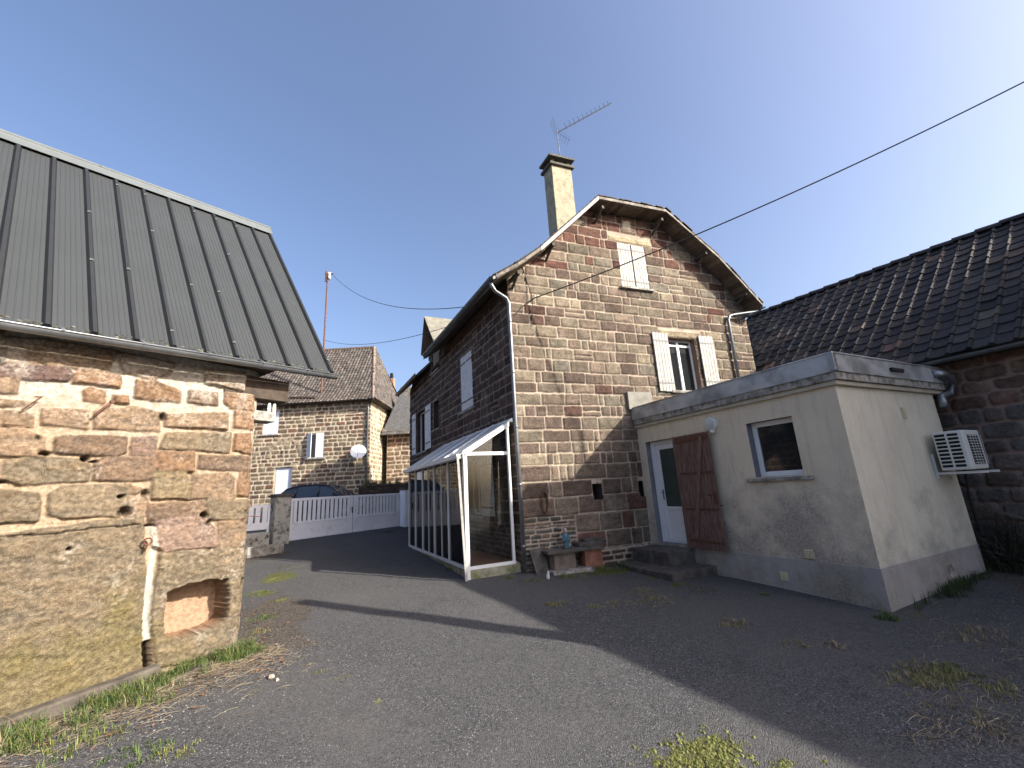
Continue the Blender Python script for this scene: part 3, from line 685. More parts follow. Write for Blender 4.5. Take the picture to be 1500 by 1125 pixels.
# door and window
mb=MB(); p,q_,r,s=door; dd=.2
mb.box(p,p+.07,r,s,-dd,-dd+.07,FA); mb.box(q_-.13,q_,r,s,-dd,-dd+.07,FA); mb.box(p+.07,q_-.13,s-.09,s,-dd,-dd+.07,FA); mb.box(p+.07,q_-.13,r,r+.03,-dd,-dd+.07,FA)
dr=mb.build('door_frame',M_WHITE,annex,bevel=.006)
mb=MB(); P0,P1=p+.075,q_-.135
mb.box(P0,P0+.1,r+.035,s-.095,-dd+.01,-dd+.055,FA); mb.box(P1-.1,P1,r+.035,s-.095,-dd+.01,-dd+.055,FA); mb.box(P0+.1,P1-.1,s-.2,s-.095,-dd+.01,-dd+.055,FA); mb.box(P0+.1,P1-.1,r+.035,r+.13,-dd+.01,-dd+.055,FA)
mb.box(P0+.1,P1-.1,r+.68,r+.75,-dd+.01,-dd+.055,FA); mb.box(P0+.1,P1-.1,r+.13,r+.68,-dd+.015,-dd+.035,FA)
dl=mb.build('door',M_WHITE,annex,bevel=.005); dl['label']='white door with tall glass upper pane and solid lower panel'
mb=MB(); mb.box(P0+.1,P1-.1,r+.75,s-.2,-dd+.02,-dd+.035,FA); mb.build('pane',M_FROST,dl)
mb=MB(); mb.box(P1-.085,P1-.05,r+.9,r+1.12,-dd+.056,-dd+.064,FA); mb.tube([FA(P1-.067,r+1.05,-dd+.06),FA(P1-.067,r+1.05,-dd+.11),FA(P1-.19,r+1.05,-dd+.11)],.009,6); mb.build('handle',M_ZINC,dl)
mb=MB(); mb.box(p-.02,q_+.02,r-.05,r-.001,-.24,.03,FA); mb.build('door_sill',M_CONC,annex)
w=win(FA,wn,.2,annex,mull=False,fr=.085); 
mb=MB(); mb.box(4.06,5.17,1.495,1.555,-.18,.06,FA); mb.build('sill',M_CONC,w,bevel=.008)
# red-brown plank shutter folded back against the wall
def FSh(a,b,c=0): return (XA-.05-c-.06*(6.68-a), a, b)
mb=MB()
a=5.76
while a<6.66:
    w_=.088; mb.box(a+.003,a+w_-.003,.27+rnd.uniform(0,.012),2.50-rnd.uniform(0,.01),0,.026,FSh); a+=w_+.0
mb.box(5.765,6.64,.29,2.48,.003,.018,FSh)
shu=mb.build('door_shutter',M_BROWN,annex); shu['label']='red brown plank shutter with crossed brace folded open beside the door'
mb=MB()
for z in (.42,1.02,1.72): mb.box(5.79,6.62,z-.022,z+.022,.027,.036,FSh)
mb.box(5.78,6.64,2.36,2.46,.027,.045,FSh)
mb.each('strap_hinge',M_IRON,shu)
mb=MB(); mb.bar(FSh(5.93,2.42,.047),FSh(6.42,.50,.047),.07,.028,up=(1,0,0)); mb.build('brace',mat('faded_brace',(.17,.10,.08),.85,var=.3,vscale=8),shu)
mb=MB(); mb.box(5.80,5.98,1.28,1.31,.03,.05,FSh); mb.box(5.78,5.86,1.14,1.34,.028,.045,FSh); mb.tube([FSh(5.74,1.10,.04),FSh(5.66,1.10,.05)],.01,6); mb.build('latch',M_IRON,shu)
# wall vents
for (y,z,w_) in ((4.37,.37,.15),(4.85,-.02,.13)):
    mb=MB(); mb.box(y-w_/2,y+w_/2,z-.07,z+.07,.013,.022,FA)
    for i in range(4): mb.box(y-w_/2+.008,y+w_/2-.008,z-.058+i*.032,z-.044+i*.032,.022,.034,FA)
    mb.build('wall_vent',M_GRILLE,annex)
mb=MB(); mb.box(9.0,9.12,2.38,2.58,.0,.012,FN); 
for i in range(5): mb.box(9.01,9.11,2.395+i*.037,2.415+i*.037,.012,.02,FN)
mb.build('wall_vent',M_GRILLE,annex)
mb=MB(); mb.box(9.05,9.28,-.12,.09,.013,.02,FN); mb.build('patch_plate',M_CONC,annex)
# bulkhead lamp
lamp=empty('wall_lamp',FA(5.72,2.62,.1),'round white wall lamp fixed above the red brown shutter','lamp')
def disc(mb,F,a,b,c0,c1,r0,r1,n=20,mi=0):
    A=[F(a+r0*math.cos(t),b+r0*math.sin(t),c0) for t in [2*math.pi*i/n for i in range(n)]]; B=[F(a+r1*math.cos(t),b+r1*math.sin(t),c1) for t in [2*math.pi*i/n for i in range(n)]]
    mb.add(A+B,[tuple(range(n)),tuple(range(n,2*n))]+[(i,(i+1)%n,n+(i+1)%n,n+i) for i in range(n)],mi)
mb=MB(); disc(mb,FA,5.72,2.62,.0,.07,.135,.135); disc(mb,FA,5.72,2.62,.07,.085,.135,.115); mb.build('housing',M_PLASTIC,lamp,bevel=.004)
mb=MB()
for k in range(5): disc(mb,FA,5.72,2.62,.086+k*.009,.095+k*.009,.11*math.cos(k*.3),.11*math.cos((k+1)*.3))
mb.build('diffuser',mat('opal_glass',(.45,.47,.45),.2,var=0),lamp,smooth=True)
mb=MB(); disc(mb,FA,5.70,2.48,.005,.07,.04,.045); disc(mb,FA,5.70,2.48,.07,.1,.045,.02); mb.build('sensor',M_PLASTIC,lamp)
# steps
stp=empty('entrance_steps',(7.0,7.2,gz(7,7)),'two low dark stone steps in front of the annex door','steps')
def rough_slab(name,x0,x1,y0,y1,z0,z1,m,parent=None,seed=0,j=.03,F=None):
    r=random.Random(seed); n=7; ou=[]
    for i in range(n): ou.append((x0+(x1-x0)*i/n, y0+r.uniform(-j,j)))
    for i in range(n): ou.append((x1+r.uniform(-j,j), y0+(y1-y0)*i/n))
    for i in range(n): ou.append((x1-(x1-x0)*i/n, y1+r.uniform(-j,j)))
    for i in range(n): ou.append((x0+r.uniform(-j,j), y1-(y1-y0)*i/n))
    k=len(ou); mb=MB(); V=[(a,b,z0) for a,b in ou]+[(a,b,z1-.012) for a,b in ou]
    cx_,cy_=(x0+x1)/2,(y0+y1)/2
    V+=[(cx_+(a-cx_)*.97,cy_+(b-cy_)*.97,z1+r.uniform(-.004,.004)) for a,b in ou]
    if F: V=[F(*v) for v in V]
    mb.add(V,[tuple(range(k))[::-1]]+[(i,(i+1)%k,k+(i+1)%k,k+i) for i in range(k)]+[(k+i,k+(i+1)%k,2*k+(i+1)%k,2*k+i) for i in range(k)]+[tuple(range(2*k,3*k))])
    return mb.build(name,m,parent)
g0=gz(6.8,7.0)
rough_slab('step',6.02,7.17,6.15,7.68,g0-.2,g0+.12,M_SLAB,stp,1,.03)
rough_slab('step',6.50,7.17,6.62,7.66,g0+.12,.25,M_SLAB,stp,2,.02)

# AC unit with bracket
ac=empty('air_conditioner_unit',(9.95,3.2,1.5),'boxy pale air conditioner bracketed high on the annex wall','air conditioner')
ax0,ax1,ay0,ay1,az0,az1=9.52,10.16,2.98,3.36,1.50,2.13
mb=MB(); mb.box(ax0,ax1,ay0,ay1,az0,az1); mb.build('casing',M_PLASTIC,ac,bevel=.02)
mb=MB()
for i in range(9):
    z=az0+.05+i*.062
    for k in (0,1): mb.box(ax0-.004,ax0+.01,ay0+.06+k*.16,ay0+.19+k*.16,z,z+.04)
mb.each('side_slot',M_DARK,ac)
mb=MB(); mb.box(ax0+.14,ax1-.1,ay0-.006,ay0+.01,az0+.08,az1-.08); mb.build('fan_opening',M_DARK,ac)
mb=MB()
for i in range(11): z=az0+.1+i*.043; mb.box(ax0+.14,ax1-.1,ay0-.016,ay0-.008,z,z+.009)
for i in range(5): x=ax0+.2+i*.1; mb.box(x,x+.008,ay0-.02,ay0-.016,az0+.08,az1-.08)
mb.build('fan_grille',M_PLASTIC,ac)
for x in (ax0+.08,ax1-.12):
    mb=MB(); mb.box(x-.02,x+.02,YA-.035,YA-.002,1.38,1.78); mb.box(x-.02,x+.02,YA-.62,YA-.035,1.44,1.475); mb.build('bracket',M_PLASTIC,ac)
mb=MB(); mb.tube([(10.25,3.3,1.6),(10.4,3.36,1.5),(10.42,3.42,1.0),(10.5,3.44,.4)],.02,6); mb.build('hose',M_BLACK,ac)

# ================================================================== RIGHT-HAND BARN
barn=empty('tiled_barn',(12.,3.,-.2),'long dark tiled barn with reddish stone wall on the right edge','barn')
Bz0=3.55; eX=10.72
def RF(s,t):   # s along +Y, t up the slope 0..1
    y0,y1=-1.0+.0,9.0
    e=np.array([eX-.02*(s-2),s,Bz0]); x=14.68-(s-2.46)*.104; rdg=np.array([x,s,7.02]); return e+(rdg-e)*t
def tiles(name,RFf,s0,s1,ts,nt,parent,palf,prof,lift=.035,keep=None,t0=0.,t1=1.,m=None,seed=0,ov=.02):
    r=random.Random(seed); mb=MB(); n=int(round((s1-s0)/ts))
    for j in range(nt):
        for i in range(n):
            sa=s0+i*ts; tb=t0+(t1-t0)*j/nt; te=t0+(t1-t0)*(j+1)/nt+ov*(t1-t0)
            if keep and not keep(RFf(sa+ts/2,(tb+te)/2)): continue
            A=np.array(RFf(sa,tb)); B=np.array(RFf(sa+ts,tb)); D=np.array(RFf(sa,te)); nrm=np.cross(B-A,D-A); nrm/=np.linalg.norm(nrm)
            if nrm[2]<0: nrm=-nrm
            l0=lift*r.uniform(.7,1.4); l1=.006; dj=r.uniform(-.012,.012)*(2.5 if r.random()<.05 else 1); V=[]
            k=len(prof)
            for (f,h) in prof:
                lo=A+(B-A)*f; hi=D+(np.array(RFf(sa+ts,te))-D)*f
                slope=(hi-lo)/np.linalg.norm(hi-lo)
                V+= [lo+slope*dj+nrm*(l0-.03), lo+slope*dj+nrm*(l0+h), hi+nrm*(l1+h)]
            F_=[]
            for q in range(k-1): F_+=[(3*q,3*q+3,3*q+4,3*q+1),(3*q+1,3*q+4,3*q+5,3*q+2)]
            mb.add(V,F_,0,palf(r,i,j))
    return mb.build(name,m or M_TILE,parent)
def bpal(r,i,j):
    if fbm(np.array(i*.35),np.array(j*.5),77,3)>.16 and r.random()<.4: return pick(r,[(.12,.105,.08),(.10,.095,.085),(.15,.11,.08)])
    if r.random()<.03: return pick(r,[(.16,.10,.075),(.02,.02,.02)])
    return pick(r,[(.042,.039,.038),(.056,.050,.047),(.078,.064,.055),(.032,.031,.033)])
kp=lambda p: not (p[0]<11.66 and p[1]>7.30)
rf=MB(); 
def rq(s0,s1,t0=0,t1=1): 
  for k in range(12):
    sa,sb=s0+(s1-s0)*k/12,s0+(s1-s0)*(k+1)/12
    P4=[RF(sa,t0),RF(sa,t1),RF(sb,t1),RF(sb,t0)]; P4=[p-np.array([0,0,.02]) for p in P4]; rf.add(P4+[p-np.array([0,0,.1]) for p in P4],[(0,1,2,3),(7,6,5,4),(0,4,5,1),(1,5,6,2),(2,6,7,3),(3,7,4,0)],0,(.02,.02,.02))
rq(-.9,7.3); rq(7.3,9.0,.27,1)
rfo=rf.build('roof',M_TILE,barn); rfo['label']='dark weathered tile roof'
tiles('roof_tiles',RF,-.9,9.0,.29,16,rfo,bpal,[(0,.0),(.06,.035),(.14,.052),(.22,.045),(.32,.006),(.65,.0),(.94,.004),(1,.012)],.036,kp,seed=4)
mb=MB(); 
for i in range(24):
    s=-.9+i*.41; mb.tube([RF(s,1)+np.array([0,0,-.02]),RF(s+.44,1)+np.array([0,0,.03])],[.13,.115],8,arc=(0,math.pi),cap=False,col=(.04,.035,.035))
mb.build('ridge_tiles',M_TILE,rfo)
BWX=11.02
def FB(a,b,c=0): return (BWX-c,a,b)
st=courses(-3,7.4,-.8,3.6,lambda b,r:.26*r.uniform(.85,1.2),lambda b,r:r.uniform(.25,.6),rnd,.03,lambda a,b,r:pick(r,[(.25,.15,.115),(.21,.135,.105),(.27,.18,.135)] if b>2.45 else [(.19,.17,.155),(.21,.185,.165),(.23,.18,.15),(.16,.145,.135)]))
e=[[(11.3,-.9,-.6),(18,-.9,-.6),(18,7.3,-.6),(11.3,7.3,-.6),(11.3,-.9,3.5),(18,-.9,3.5),(18,7.3,3.5),(11.3,7.3,3.5)]]
masonry('wall',FB,-.9,7.3,-.8,3.62,.025,st,(.28,.20,.165),barn,relief=.03,warp=.03,wscale=6,rad=.07,seed=21,extra=e)
# gable triangles and far slope
mb=MB()
for s in (-.85,8.9):
    a=RF(s,1); mb.prism([(11.1 if s<0 else 12.,s,2.5),(18,s,2.5),(18,s,3.6),(a[0],s,6.9),(11.2 if s<0 else 12.1,s,3.7 if s<0 else 4.5)],(0,.05,0),0,(.1,.07,.06))
a0=RF(-.9,1); a1=RF(9,1); mb.hexa([(18.2,-.9,3.4),(18.2,9,3.4),a1-np.array([0,0,.1]),a0-np.array([0,0,.1]),(18.2,-.9,3.5),(18.2,9,3.5),a1,a0],0,(.04,.04,.04))
mb.build('gable_end',M_STONE,barn)
mb=MB(); mb.tube([(eX-.07,-.9,3.5),(eX-.10,7.2,3.5)],.075,8,arc=(math.pi,2*math.pi),cap=False); mb.build('gutter',M_ZINCD,barn,smooth=True)
mb=MB(); mb.box(eX-.02,BWX+.05,-.9,7.25,3.46,3.50); mb.build('eave_board',M_DARKWOOD,barn)
# leaning plank and bits between annex and barn
mb=MB(); mb.bar((10.55,3.55,.95),(10.95,2.45,.42),.14,.04); tag(mb.build('leaning_plank',M_ASH),'grey weathered plank leaning against the barn wall near the air conditioner','plank')
rub=MB()
r_=random.Random(9)
for i in range(26):
    x=10.5+r_.random()*.5; y=3.45-r_.random()*1.6; s=r_.uniform(.05,.15); z=gz(x,y)+s*.3+r_.random()*.12*(x-10.4)*2
    V=[(x+s*a*r_.uniform(.6,1),y+s*b*r_.uniform(.6,1),z+s*c*.6) for a in(-1,1) for b in (-1,1) for c in (-1,1)]
    rub.add(V,[(0,1,3,2),(4,6,7,5),(0,4,5,1),(2,3,7,6),(0,2,6,4),(1,5,7,3)],0,pick(r_,[(.05,.045,.04),(.08,.07,.06),(.10,.09,.075)]))
tag(rub.build('rubble',M_PEB),'dark loose rubble stones heaped at the foot of the barn wall','rubble',kind='stuff')

# ================================================================== TALL HOUSE just outside the frame on the right (unseen, added so its shadow crosses the yard)
oth=empty('unseen_neighbour_house',(13,-3,-.3),'unseen tall stone house added beyond the right edge to shadow the yard','house')
def QF(t): return 11.6-.13*(t+5.2)     # west wall slightly askew
y0,y1=-11.,.6; ez=7.5
mb=MB(); mb.hexa([(QF(y0)+.02,y0,-.8),(QF(y0)+8,y0,-.8),(QF(y1)+8,y1,-.8),(QF(y1)+.02,y1,-.8),(QF(y0)+.02,y0,ez-.1),(QF(y0)+8,y0,ez-.1),(QF(y1)+8,y1,ez-.1),(QF(y1)+.02,y1,ez-.1)],0,(.19,.13,.10)); mb.build('wall',M_STONE,oth)
mb=MB()
A=[(QF(y0)-.2,y0-.2,ez),(QF(y0)+8.2,y0-.2,ez),(QF(y1)+8.2,y1+.05,ez),(QF(y1)-.2,y1+.05,ez)]; Rg=[(QF(y0)+4,y0+2.5,ez+1.9),(QF(y1)+4,y1-2.5,ez+1.9)]
mb.add(A+Rg+[(a,b,c-.12) for a,b,c in A],[(0,1,4),(1,2,5,4),(2,3,5),(3,0,4,5),(9,8,7,6),(0,6,7,1),(1,7,8,2),(2,8,9,3),(3,9,6,0)],0,(.05,.045,.045)); mb.build('roof',M_TILE,oth)
for y in (-6.5,-2.2):
    for z in (.8,3.6):
        mb=MB(); F_=lambda a,b,c:(QF(a)-c,a,b)
        mb.box(y-.5,y+.5,z,z+1.4,.002,.03,F_); o_=mb.build('window',M_WHITE,oth); g=MB(); g.box(y-.44,y-.03,z+.06,z+1.34,.03,.036,F_); g.box(y+.03,y+.44,z+.06,z+1.34,.03,.036,F_); g.build('pane',M_GLASS,o_)
# telegraph pole (unseen, added to throw the long shadow stripe)
tp=empty('unseen_telegraph_pole',(7.55,-1.25,gz(7.5,-1.2)),'unseen wooden telegraph pole added to throw the long stripe of shadow','pole')
mb=MB(); mb.tube([(7.55,-1.25,-.6),(7.68,-.88,3.2),(7.81,-.52,7.0)],[.17,.15,.13],14); mb.build('shaft',M_POLEWOOD,tp,smooth=True)

# ================================================================== GLAZED PORCH
px,py0,py1=2.95,8.22,13.25
por=empty('glazed_porch',(3.4,10.5,0),'white framed glazed lean-to porch along the side of the farmhouse','porch')
zb=.19
mb=MB(); mb.box(px+.01,XS-.03,py0+.02,py1,-.3,zb-.03); mb.build('plinth',M_CONCWALL,por)
mb=MB(); mb.box(px+.06,XS-.03,py0+.07,py1-.05,zb-.03,zb-.01); mb.build('floor',M_TERRA,por)
ys=[py0+.05,9.38,10.50,11.62,12.42,py1-.03]
mb=MB(); mb.box(px-.03,px+.05,py0,py0+.10,-.05,2.36); mb.build('corner_post',M_ALU,por,bevel=.006)
mb=MB(); mb.box(px-.02,px+.04,py0+.1,py1,zb-.03,zb+.03); mb.box(px-.05,px+.05,py0+.1,py1,2.28,2.37)
for y in ys[1:]: mb.box(px-.015,px+.045,y-.03,y+.03,zb+.03,2.28)
for y in (9.93,11.06): mb.box(px+.0,px+.03,y-.02,y+.02,zb+.03,2.28)
mb.build('front_frame',M_ALU,por,bevel=.004)
def ztop(x): return 2.36+(x-px)*(3.0-2.36)/(XS-.12-px)
mb=MB(); mb.box(px+.05,XS-.12,py0+.02,py0+.08,zb-.03,zb+.03); mb.box(px+.05,XS-.19,py0+.02,py0+.08,2.33,2.40); mb.box(XS-.19,XS-.13,py0+.02,py0+.08,zb+.03,3.0)
mb.hexa([(px-.04,py0+.0,2.30),(XS-.12,py0+.0,2.94),(XS-.12,py0+.09,2.94),(px-.04,py0+.09,2.30),(px-.04,py0+.0,2.42),(XS-.12,py0+.0,3.06),(XS-.12,py0+.09,3.06),(px-.04,py0+.09,2.42)])
mb.build('side_frame',M_ALU,por,bevel=.004)
mb=MB(); x0,x1=px-.12,XS-.02
for y in (9.3,10.35,11.4,12.4,13.2):
    mb.hexa([(x0,y-.03,ztop(x0)+.03),(x1,y-.03,ztop(x1)+.03),(x1,y+.03,ztop(x1)+.03),(x0,y+.03,ztop(x0)+.03),(x0,y-.03,ztop(x0)+.09),(x1,y-.03,ztop(x1)+.09),(x1,y+.03,ztop(x1)+.09),(x0,y+.03,ztop(x0)+.09)])
mb.box(x0-.06,x0+.02,py0-.02,py1+.03,2.27,2.36); mb.box(XS-.06,XS-.02,py0,py1,3.04,3.12)
mb.each('rafter',M_ALU,por,bevel=.004)
mb=MB(); mb.hexa([(x0,py0,ztop(x0)+.04),(x1,py0,ztop(x1)+.04),(x1,py1,ztop(x1)+.04),(x0,py1,ztop(x0)+.04),(x0,py0,ztop(x0)+.055),(x1,py0,ztop(x1)+.055),(x1,py1,ztop(x1)+.055),(x0,py1,ztop(x0)+.055)]); mb.build('roof_sheet',mat('polycarbonate',(.42,.45,.46),.35,var=.12,vscale=3),por)
for a,b in zip(ys[:-1],ys[1:]):
    mb=MB(); mb.box(px+.01,px+.018,a+.02,b-.02,zb+.02,2.29); mb.build('pane',M_CLEAR,por)
mb=MB(); mb.box(px+.04,XS-.15,py0+.045,py0+.053,zb+.02,2.34); mb.build('pane',M_CLEAR,por)
mb=MB(); mb.prism([(px+.12,py0+.045,2.39),(XS-.18,py0+.045,2.39),(XS-.18,py0+.045,2.93)],(0,.008,0)); mb.build('pane',M_CLEAR,por)
mb=MB(); mb.box(px+.03,XS-.03,py1-.04,py1-.03,zb,2.4); mb.build('pane',M_CLEAR,por)
mb=MB(); mb.bar((2.78,8.16,2.31),(2.885,8.14,gz(2.9,8.1)+.0),.045,.045); tag(mb.build('leaning_batten',M_WHITEPAINT),'thin white batten leaning on the porch corner post','batten')

# ================================================================== LEFT BARN
AN=R(60.); BD=np.array([math.sin(AN),math.cos(AN),0.]); BN=np.array([BD[1],-BD[0],0.])
bc=hz((357,940),0.); BO=float(BN@bc); UC=float(BD@bc)
def FL(a,b,c=0): return tuple(BD*a+BN*(BO+c)+np.array([0,0,b]))
lb=empty('stone_outbuilding',FL(0,-.1,-1.),'rough pink sandstone outbuilding with grey ribbed metal roof on the left','outbuilding')
def lw(p):
    q=hitp(p,BN,BO); return float(BD@q),float(q[2])
def c2(pts): return [(x/3.515,480+y/3.515) for x,y in pts]
T_=(.215,.155,.105);O_=(.21,.135,.085);G_=(.175,.138,.094);Pu=(.115,.08,.07);Bn=(.165,.117,.082);Dk=(.09,.078,.065);Re=(.19,.135,.105);Y_=(.205,.16,.10)
ST=[(c2([(0,60),(55,50),(40,180),(0,185)]),Dk),(c2([(65,50),(235,60),(235,175),(150,190),(50,180)]),T_),(c2([(250,65),(590,120),(560,235),(350,205),(240,190)]),T_),
(c2([(600,125),(900,180),(890,235),(790,262),(650,228)]),Bn),(c2([(1060,215),(1265,235),(1255,325),(1060,280)]),T_),(c2([(-60,195),(330,205),(375,240),(350,270),(-60,250)]),Pu),
(c2([(385,240),(400,225),(620,250),(620,305),(385,275)]),O_),(c2([(-60,262),(90,270),(90,330),(-60,325)]),T_),(c2([(440,320),(470,310),(545,325),(545,385),(440,370)]),O_),(c2([(600,345),(660,350),(660,385),(600,380)]),O_),
(c2([(710,270),(800,268),(935,330),(930,385),(705,355)]),O_),(c2([(985,325),(1120,335),(1120,395),(980,380)]),Bn),(c2([(1165,335),(1310,345),(1315,430),(1200,415),(1160,380)]),O_),
(c2([(-60,360),(145,380),(145,400),(-60,400)]),T_),(c2([(30,430),(165,440),(160,505),(30,500)]),T_),(c2([(-90,425),(10,430),(5,500),(-90,500)]),T_),(c2([(225,420),(450,425),(450,520),(220,490)]),T_),(c2([(500,430),(700,410),(825,440),(820,530),(490,515)]),T_),
(c2([(865,450),(1170,440),(1170,520),(860,505)]),T_),(c2([(1215,430),(1310,440),(1315,520),(1210,510)]),O_),(c2([(-80,540),(110,525),(225,565),(225,665),(-80,650)]),T_),
(c2([(290,565),(400,560),(655,565),(650,640),(600,660),(290,640)]),Bn),(c2([(690,570),(805,560),(800,660),(680,655)]),Re),(c2([(855,545),(1190,540),(1185,640),(830,620)]),G_),(c2([(1215,550),(1300,545),(1310,650),(1210,630)]),O_),
(c2([(15,720),(30,685),(170,672),(440,680),(470,730),(450,785),(110,805),(15,780)]),G_),(c2([(-90,690),(0,690),(-10,800),(-90,800)]),T_),(c2([(495,690),(540,672),(800,670),(790,775),(650,790),(490,780)]),Bn),(c2([(815,640),(1000,645),(1000,740),(805,738)]),O_),
(c2([(1035,660),(1300,665),(1305,740),(1030,720)]),Bn),(c2([(800,745),(960,745),(980,800),(970,880),(790,875)]),Y_),(c2([(1000,760),(1180,750),(1210,780),(1210,880),(985,880)]),T_),(c2([(1240,750),(1310,745),(1310,870),(1230,860)]),O_),
(c2([(-80,855),(60,840),(190,855),(205,900),(190,995),(-80,1010)]),G_),(c2([(260,860),(330,820),(670,810),(660,880),(620,970),(330,975),(255,965)]),G_),(c2([(670,880),(760,880),(755,965),(665,965)]),T_),(c2([(680,820),(740,830),(700,860),(670,850)]),T_),
(c2([(770,910),(1060,900),(1060,990),(770,985)]),Bn),(c2([(1075,890),(1310,890),(1310,985),(1070,985)]),G_),
([(-60,795),(60,777),(209,757),(212,830),(214,900),(213,985),(100,1062),(-60,1125)],G_),([(222,772),(232,763),(300,759),(316,775),(318,800),(240,808),(225,797)],Re),([(322,765),(368,760),(366,800),(322,801)],T_),
([(236,813),(330,804),(368,806),(362,960),(300,964),(232,978),(222,900)],G_)]
niche=[(246,868),(262,860),(300,850),(333,848),(336,870),(333,905),(318,918),(300,925),(275,934),(242,935),(241,905)]
def polysd(poly,X,Y):
    n=len(poly); best=np.full(X.shape,1e9); inside=np.zeros(X.shape,bool)
    for i in range(n):
        x0,y0=poly[i]; x1,y1=poly[(i+1)%n]; dx,dy=x1-x0,y1-y0
        t=np.clip(((X-x0)*dx+(Y-y0)*dy)/(dx*dx+dy*dy),0,1); best=np.minimum(best,np.hypot(X-x0-t*dx,Y-y0-t*dy))
        if y1!=y0: inside^=((y0>Y)!=(y1>Y))&(X<(x1-x0)*(Y-y0)/(y1-y0)+x0)
    return np.where(inside,best,-best)
def left_wall():
    res=.0115; A0,A1=-2.2,UC-.012; B0,B1=-.45,3.46
    a=np.arange(A0,A1+res,res); b=np.arange(B0,B1+res,res); A,B=np.meshgrid(a,b)
    wa=A+fbm(A*7,B*7,31,4)*.035+fbm(A*30,B*30,35,2)*.012; wb=B+fbm(A*7,B*7,41,4)*.035+fbm(A*30,B*30,45,2)*.012
    rough=fbm(A*22,B*40,51,4); rough2=fbm(A*7,B*16,53,4); fine=fbm(A*60,B*60,57,3)
    Hh=fine*.016+fbm(A*9,B*9,61,3)*.03-.008
    mort=np.array([.36,.275,.19]); white=np.array([.44,.40,.34])
    hw=np.clip((B-2.35)*1.6+fbm(A*3,B*3,63,3)*1.5,0,1)[...,None]
    gr=fbm(A*45,B*45,66,3); col=(mort*(1-hw)+white*hw)*(1+.5*fine+.45*gr)[...,None]; Hh=Hh+gr*.012
    r=random.Random(3)
    uL=lw((-20,700))[0]
    polys=[([lw(p) for p in P_],c_) for P_,c_ in ST]
    for (p,q,s,t,c_,k) in courses(A0,uL-.08,-.45,3.5,lambda b,r:r.uniform(.2,.34),lambda b,r:r.uniform(.3,.7),r,.05,lambda a,b,r:tuple(q/PK for q in pick(r,[T_,G_,Bn,O_]))): polys.append(([(p,s),(q,s),(q,t),(p,t)],c_))
    for (P_,c_) in polys:
        xs=[p[0] for p in P_]; ys_=[p[1] for p in P_]
        i0=np.searchsorted(a,min(xs)-.06); i1=np.searchsorted(a,max(xs)+.06); j0=np.searchsorted(b,min(ys_)-.06); j1=np.searchsorted(b,max(ys_)+.06)
        if i1<=i0 or j1<=j0: continue
        W=(slice(j0,j1),slice(i0,i1)); sd=polysd(P_,wa[W],wb[W])+.026; k=r.random()
        t=np.clip(sd/.028,0,1); t=t*t*(3-2*t)
        tilt=(A[W]-sum(xs)/len(xs))*(k-.5)*.10+(B[W]-sum(ys_)/len(ys_))*(r.random()-.5)*.16
        hh=.022+.028*k+tilt+rough[W]*.022+rough2[W]*.03+fine[W]*.008
        Hh[W]=np.where(sd>0,Hh[W]*(1-t)+hh*t,Hh[W])
        kk=r.uniform(.85,1.12)
        strat=np.array([.05,-.01,-.05])*rough2[W][...,None]
        cc=np.array(c_)*kk*(1+.7*rough[W]+.3*rough2[W]+1.1*fine[W])[...,None]+strat*.4
        # mortar smears on the stone faces high on the wall
        sm=np.clip((fbm(A[W]*5,B[W]*5,71,4)*3+fine[W]*2-.55+np.clip((B[W]-2.3),0,1)*1.0),0,1)[...,None]*.75
        cc=cc*(1-sm)+white*.9*sm
        tt=np.clip(sd/.014,0,1)[...,None]; col[W]=col[W]*(1-tt)+cc*tt
        # open black joints: some stone feet
    # lichen and damp on the big lower block
    lg=np.clip((1.05-B)*1.3+fbm(A*3,B*3,81,4)*2.2-.25,0,1)*np.clip(1.1-(B<.25)*.4,0,1)*np.clip((lw((218,800))[0]+.9-A)*1.,0,1)
    col=col*(1-.55*lg[...,None])+np.array([.17,.145,.035])*(.75+fine)[...,None]*.55*lg[...,None]
    dk=np.clip(fbm(A*2.2,B*2.2,83,5)*3.2-.35,0,1)[...,None]*.45*np.clip(1.6-B,0,1)[...,None]; col=col*(1-dk)+np.array([.085,.08,.06])*dk
    # crack across the big block
    cr=[lw(p) for p in [(-30,787),(60,783),(90,780),(130,774),(165,772),(205,768)]]
    bx=np.interp(A,[p[0] for p in cr],[p[1] for p in cr]); m=(abs(B-bx-fbm(A*20,B*0,91,2)*.02)<.008)&(A<cr[-1][0])&(A>cr[0][0]-1)
    Hh[m]-=.03; col[m]*=.3
    # holes
    for (p_,rx,rz,dp_) in [((125,672),.03,.03,.12),((138,676),.03,.012,.1),((66,664),.045,.022,.12),((56,640),.02,.025,.09),((183,750),.06,.045,.10),((178,727),.03,.02,.1),((214,723),.03,.04,.1),((299,755),.03,.045,.12),((306,766),.04,.03,.09),((100,804),.02,.015,.08),((221,770),.05,.02,.09),((357,852),.025,.05,.09),((240,610),.03,.05,.10),((3,705),.03,.02,.08)]:
        u,z=lw(p_); k=np.exp(-(((A-u+fine*.03)/rx)**2+((B-z+rough*.03)/rz)**2)**2); Hh-=dp_*k; col*=(1-.75*k[...,None])
    # vertical open joint left of niche block
    j=[lw(p) for p in [(222,770),(228,800),(222,840),(216,900),(217,960),(220,985)]]
    ux=np.interp(B,[p[1] for p in j][::-1],[p[0] for p in j][::-1]); m=np.exp(-((A-ux)/.03)**2)*((B<j[0][1])&(B>-.2))
    Hh-=.02*m; wj=(m>.35)&(B>lw((216,940))[1]); col[wj]=np.array([.46,.42,.35])*(1+.4*fine[wj])[...,None]; dj=(m>.3)&(B<=lw((216,940))[1]); col[dj]*=.2; Hh[dj]-=.12
